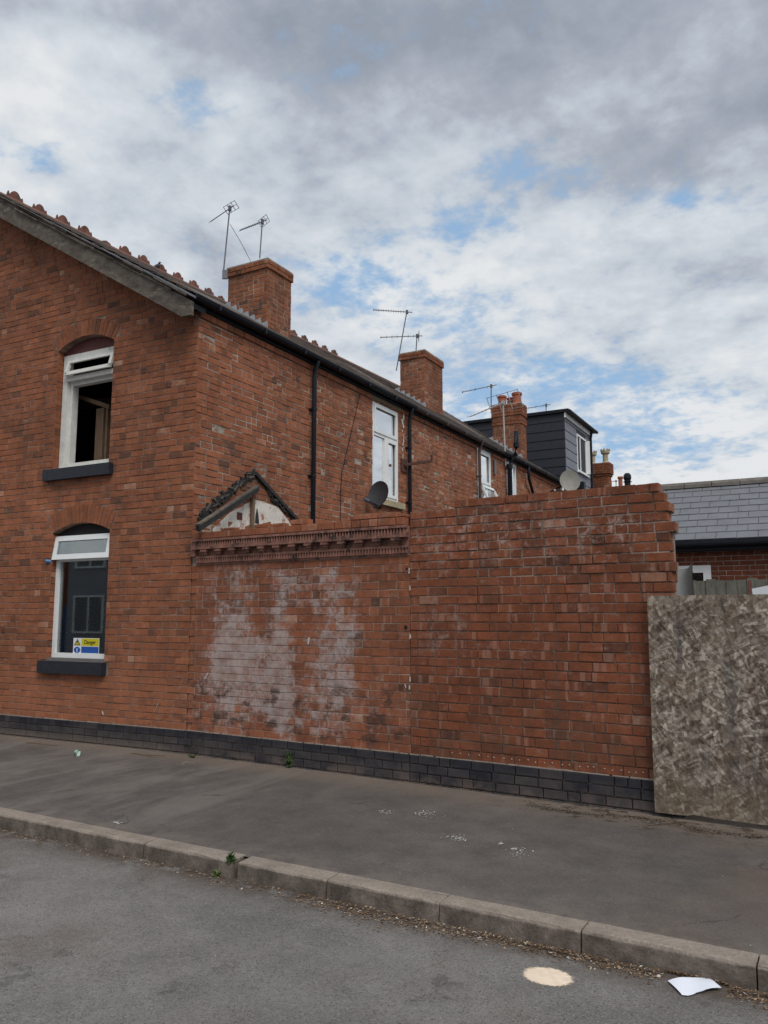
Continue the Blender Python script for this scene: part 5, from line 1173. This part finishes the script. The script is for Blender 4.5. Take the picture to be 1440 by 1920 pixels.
for x, y, hh, lb, mt_ in ((325, 1618, .03, 'flat green weed in the gutter at the left of the kerb gap', M_LEAF), (935, 1751, .035, 'spreading leafy weed in the gutter behind the powder patch', M_LEAF), (1143, 1777, .06, 'upright little weed against the kerb above the paper', M_LEAF), (1072, 1775, .02, 'low weed sprig in the gutter between the powder patch and kerb', M_LEAF2), (408, 1644, .03, 'yellowing weed sprig in the gutter below the kerb gap', M_LEAF2)):
    weed(lb, nearest_road(x, y), hh, .045, 9, mt_, lw=.022)
# leaf litter in the gutter, grit by the wall
def litter(name, n, place_fn, mat, s0, s1, thick=.4):
    m = MB()
    for i in range(n):
        c = place_fn(); L = U(s0, s1); W = L * U(.2, .6); a = U(0, 6.283); d = Vector((math.cos(a), math.sin(a), U(-.25, .25))); s = Vector((-math.sin(a), math.cos(a), U(-.2, .2))); k = Vector((0, 0, L * U(.05, thick)))
        m.face([c - d * L * .5, c + s * W * .5 + k * .4, c + d * L * .5 + k * .5, c - s * W * .5 + k * .2], R())
    o = m.build(name, mat, None); o['kind'] = 'stuff'; return o
def litmat(name, stops, rough=.9):
    mt, t, b = material(name); t.put(b.inputs['Base Color'], t.ramp(tint_socket(t), stops)); return mt
M_LIT = litmat('dry_litter', [(0, (.06, .035, .02)), (.4, (.14, .085, .05)), (.75, (.26, .17, .10)), (.93, (.42, .33, .22)), (1, (.55, .52, .48))])
M_GRIT = litmat('pale_grit', [(0, (.2, .16, .13)), (.6, (.34, .28, .23)), (1, (.5, .45, .4))])
def gut():
    x = U(-9, 1.5) if R() < .45 else U(-3.2, .6); dens = .5 + .5 * math.sin(x * 3.1) * math.sin(x * 1.3 + 1)
    y = KB - .02 - abs(random.gauss(0, .05 + .05 * dens))
    if min(q.x for q in pc) - .03 < x < max(q.x for q in pc) + .02: y = max(y, max(q.y for q in pc) + .012); y = min(y, KB - .01)
    return Vector((x, y, road_z(x, y) + .004 + .012 * R() * (y > KB - .07)))
tag(litter('leaf_litter', 6500, gut, M_LIT, .006, .026), 'brown leaf litter and grit lying in the gutter along the kerb', None)
def foot():
    x = U(-10, .5); p = FG((x - CX) / .999, .03 + abs(random.gauss(0, .09)) + .02, 0) if x > CX else FL((CX - x), .04 + abs(random.gauss(0, .08)), 0); return Vector((p.x, p.y, pave_z(p.x, p.y) + .003))
tag(litter('wall_foot_grit', 2600, foot, M_GRIT, .004, .014, .3), 'pale grit and crumbs gathered along the foot of the walls', None)
def dab():
    cx, cy, r_ = random.choice(((723, 1523, 12), (800, 1528, 22), (790, 1526, 14), (852, 1571, 18), (860, 1574, 12), (940, 1583, 6), (220, 1543, 8), (350, 1430, 14), (965, 1593, 6), (975, 1600, 25))); p = nearest_pave(cx + random.gauss(0, r_ * .5), cy + random.gauss(0, r_ * .16)); return p + Vector((0, 0, .005))
tag(litter('mortar_droppings', 420, dab, litmat('white_dabs', [(0, (.36, .34, .31)), (1, (.62, .60, .56))]), .008, .026, .05), 'small white mortar droppings scattered on the pavement', None)
def mossp():
    x = U(-2.6, .4); p = FG((x - CX) / .999, .26 + .05 * math.sin(x * 5) + random.gauss(0, .035) , 0); return Vector((p.x, p.y, pave_z(p.x, p.y) + .003))
tag(litter('moss_and_dirt', 2600, mossp, litmat('moss_brown', [(0, (.02, .013, .007)), (.6, (.05, .032, .018)), (1, (.10, .07, .04))]), .006, .02, .5), 'dark moss and dirt line on the pavement in front of the chipboard', None)

def scat():
    x, y = U(-9, 1.2), U(.8, 6.9); z = pave_z(x, y) if y > KT else road_z(x, y)
    if KB - .02 < y < KT: z = .021
    return Vector((x, y, z + .002))
tag(litter('scattered_grit', 4200, scat, M_GRIT, .003, .011, .5), 'loose grit scattered over the pavement and the road', None)
# ------------------------------------------------------------------ houses across the street (seen only as reflections)
FO = Frame((0, -9.5), (-1, 0), (0, 1))
for k in range(6):
    x0 = 13 + k * 5.2; h = thing('opposite_house', 'bay fronted brick house across the street reflected in the lower pane', 'house', (-(x0 + 2.6), -9.5, 0), 'houses across the street')
    h['label'] = 'house across the street, seen only as a dark reflection in the lower window'
    m = MB(); m.box(FO, x0, x0 + 5.15, -6, 0, -.2, 5.6); m.build('wall', M_GARD, h)
    m = MB(); m.prism(Frame(FO(x0, 0, 0), (0, -1), (1, 0)), [(-.3, 5.55), (6.3, 5.55), (3, 8.2)], 0, -5.15) if False else m.hexa([FO(x0, .3, 5.55), FO(x0 + 5.15, .3, 5.55), FO(x0 + 5.15, -3, 8), FO(x0, -3, 8), FO(x0, -6, 5.6), FO(x0 + 5.15, -6, 5.6), FO(x0 + 5.15, -3, 8.05), FO(x0, -3, 8.05)]); m.build('roof', M_SLATE, h)
    m = MB(); m.prism(FO, [(x0 + .6, 0), (x0 + 3, 0), (x0 + 3, 5.4), (x0 + 1.8, 7.0), (x0 + .6, 5.4)], .7, 0); m.build('bay', plain('bay_render', (.24, .24, .26)), h)
    m = MB(); m.bar(FO(x0 + .4, .75, 5.2), FO(x0 + 1.8, .75, 7.1), .05, .16); m.bar(FO(x0 + 3.2, .75, 5.2), FO(x0 + 1.8, .75, 7.1), .05, .16); m.build('gable_board', M_WHITE, h)
    for z0 in (1.0, 3.6): m = MB(); frame_ring(m, FO, x0 + 1.0, x0 + 2.6, z0, z0 + 1.5, .07, .68, .76); m.box(FO, x0 + 1.77, x0 + 1.83, .7, .75, z0, z0 + 1.5); m.build('window_frame', M_WHITE, h); m = MB(); m.box(FO, x0 + 1.05, x0 + 2.55, .69, .71, z0, z0 + 1.5); m.build('window_pane', plain('dark_pane', (.13, .135, .14), .5), h)
    m = MB(); m.box(FO, x0 + 3.7, x0 + 4.6, 0, .05, 0, 2.1); m.build('door', plain('blue_door', (.03, .07, .16), .5), h)
sheet('far_pavement', [-80, -20, 20, 80], [-9.6, -6.4], lambda x, y: 0.0, M_PAVE)
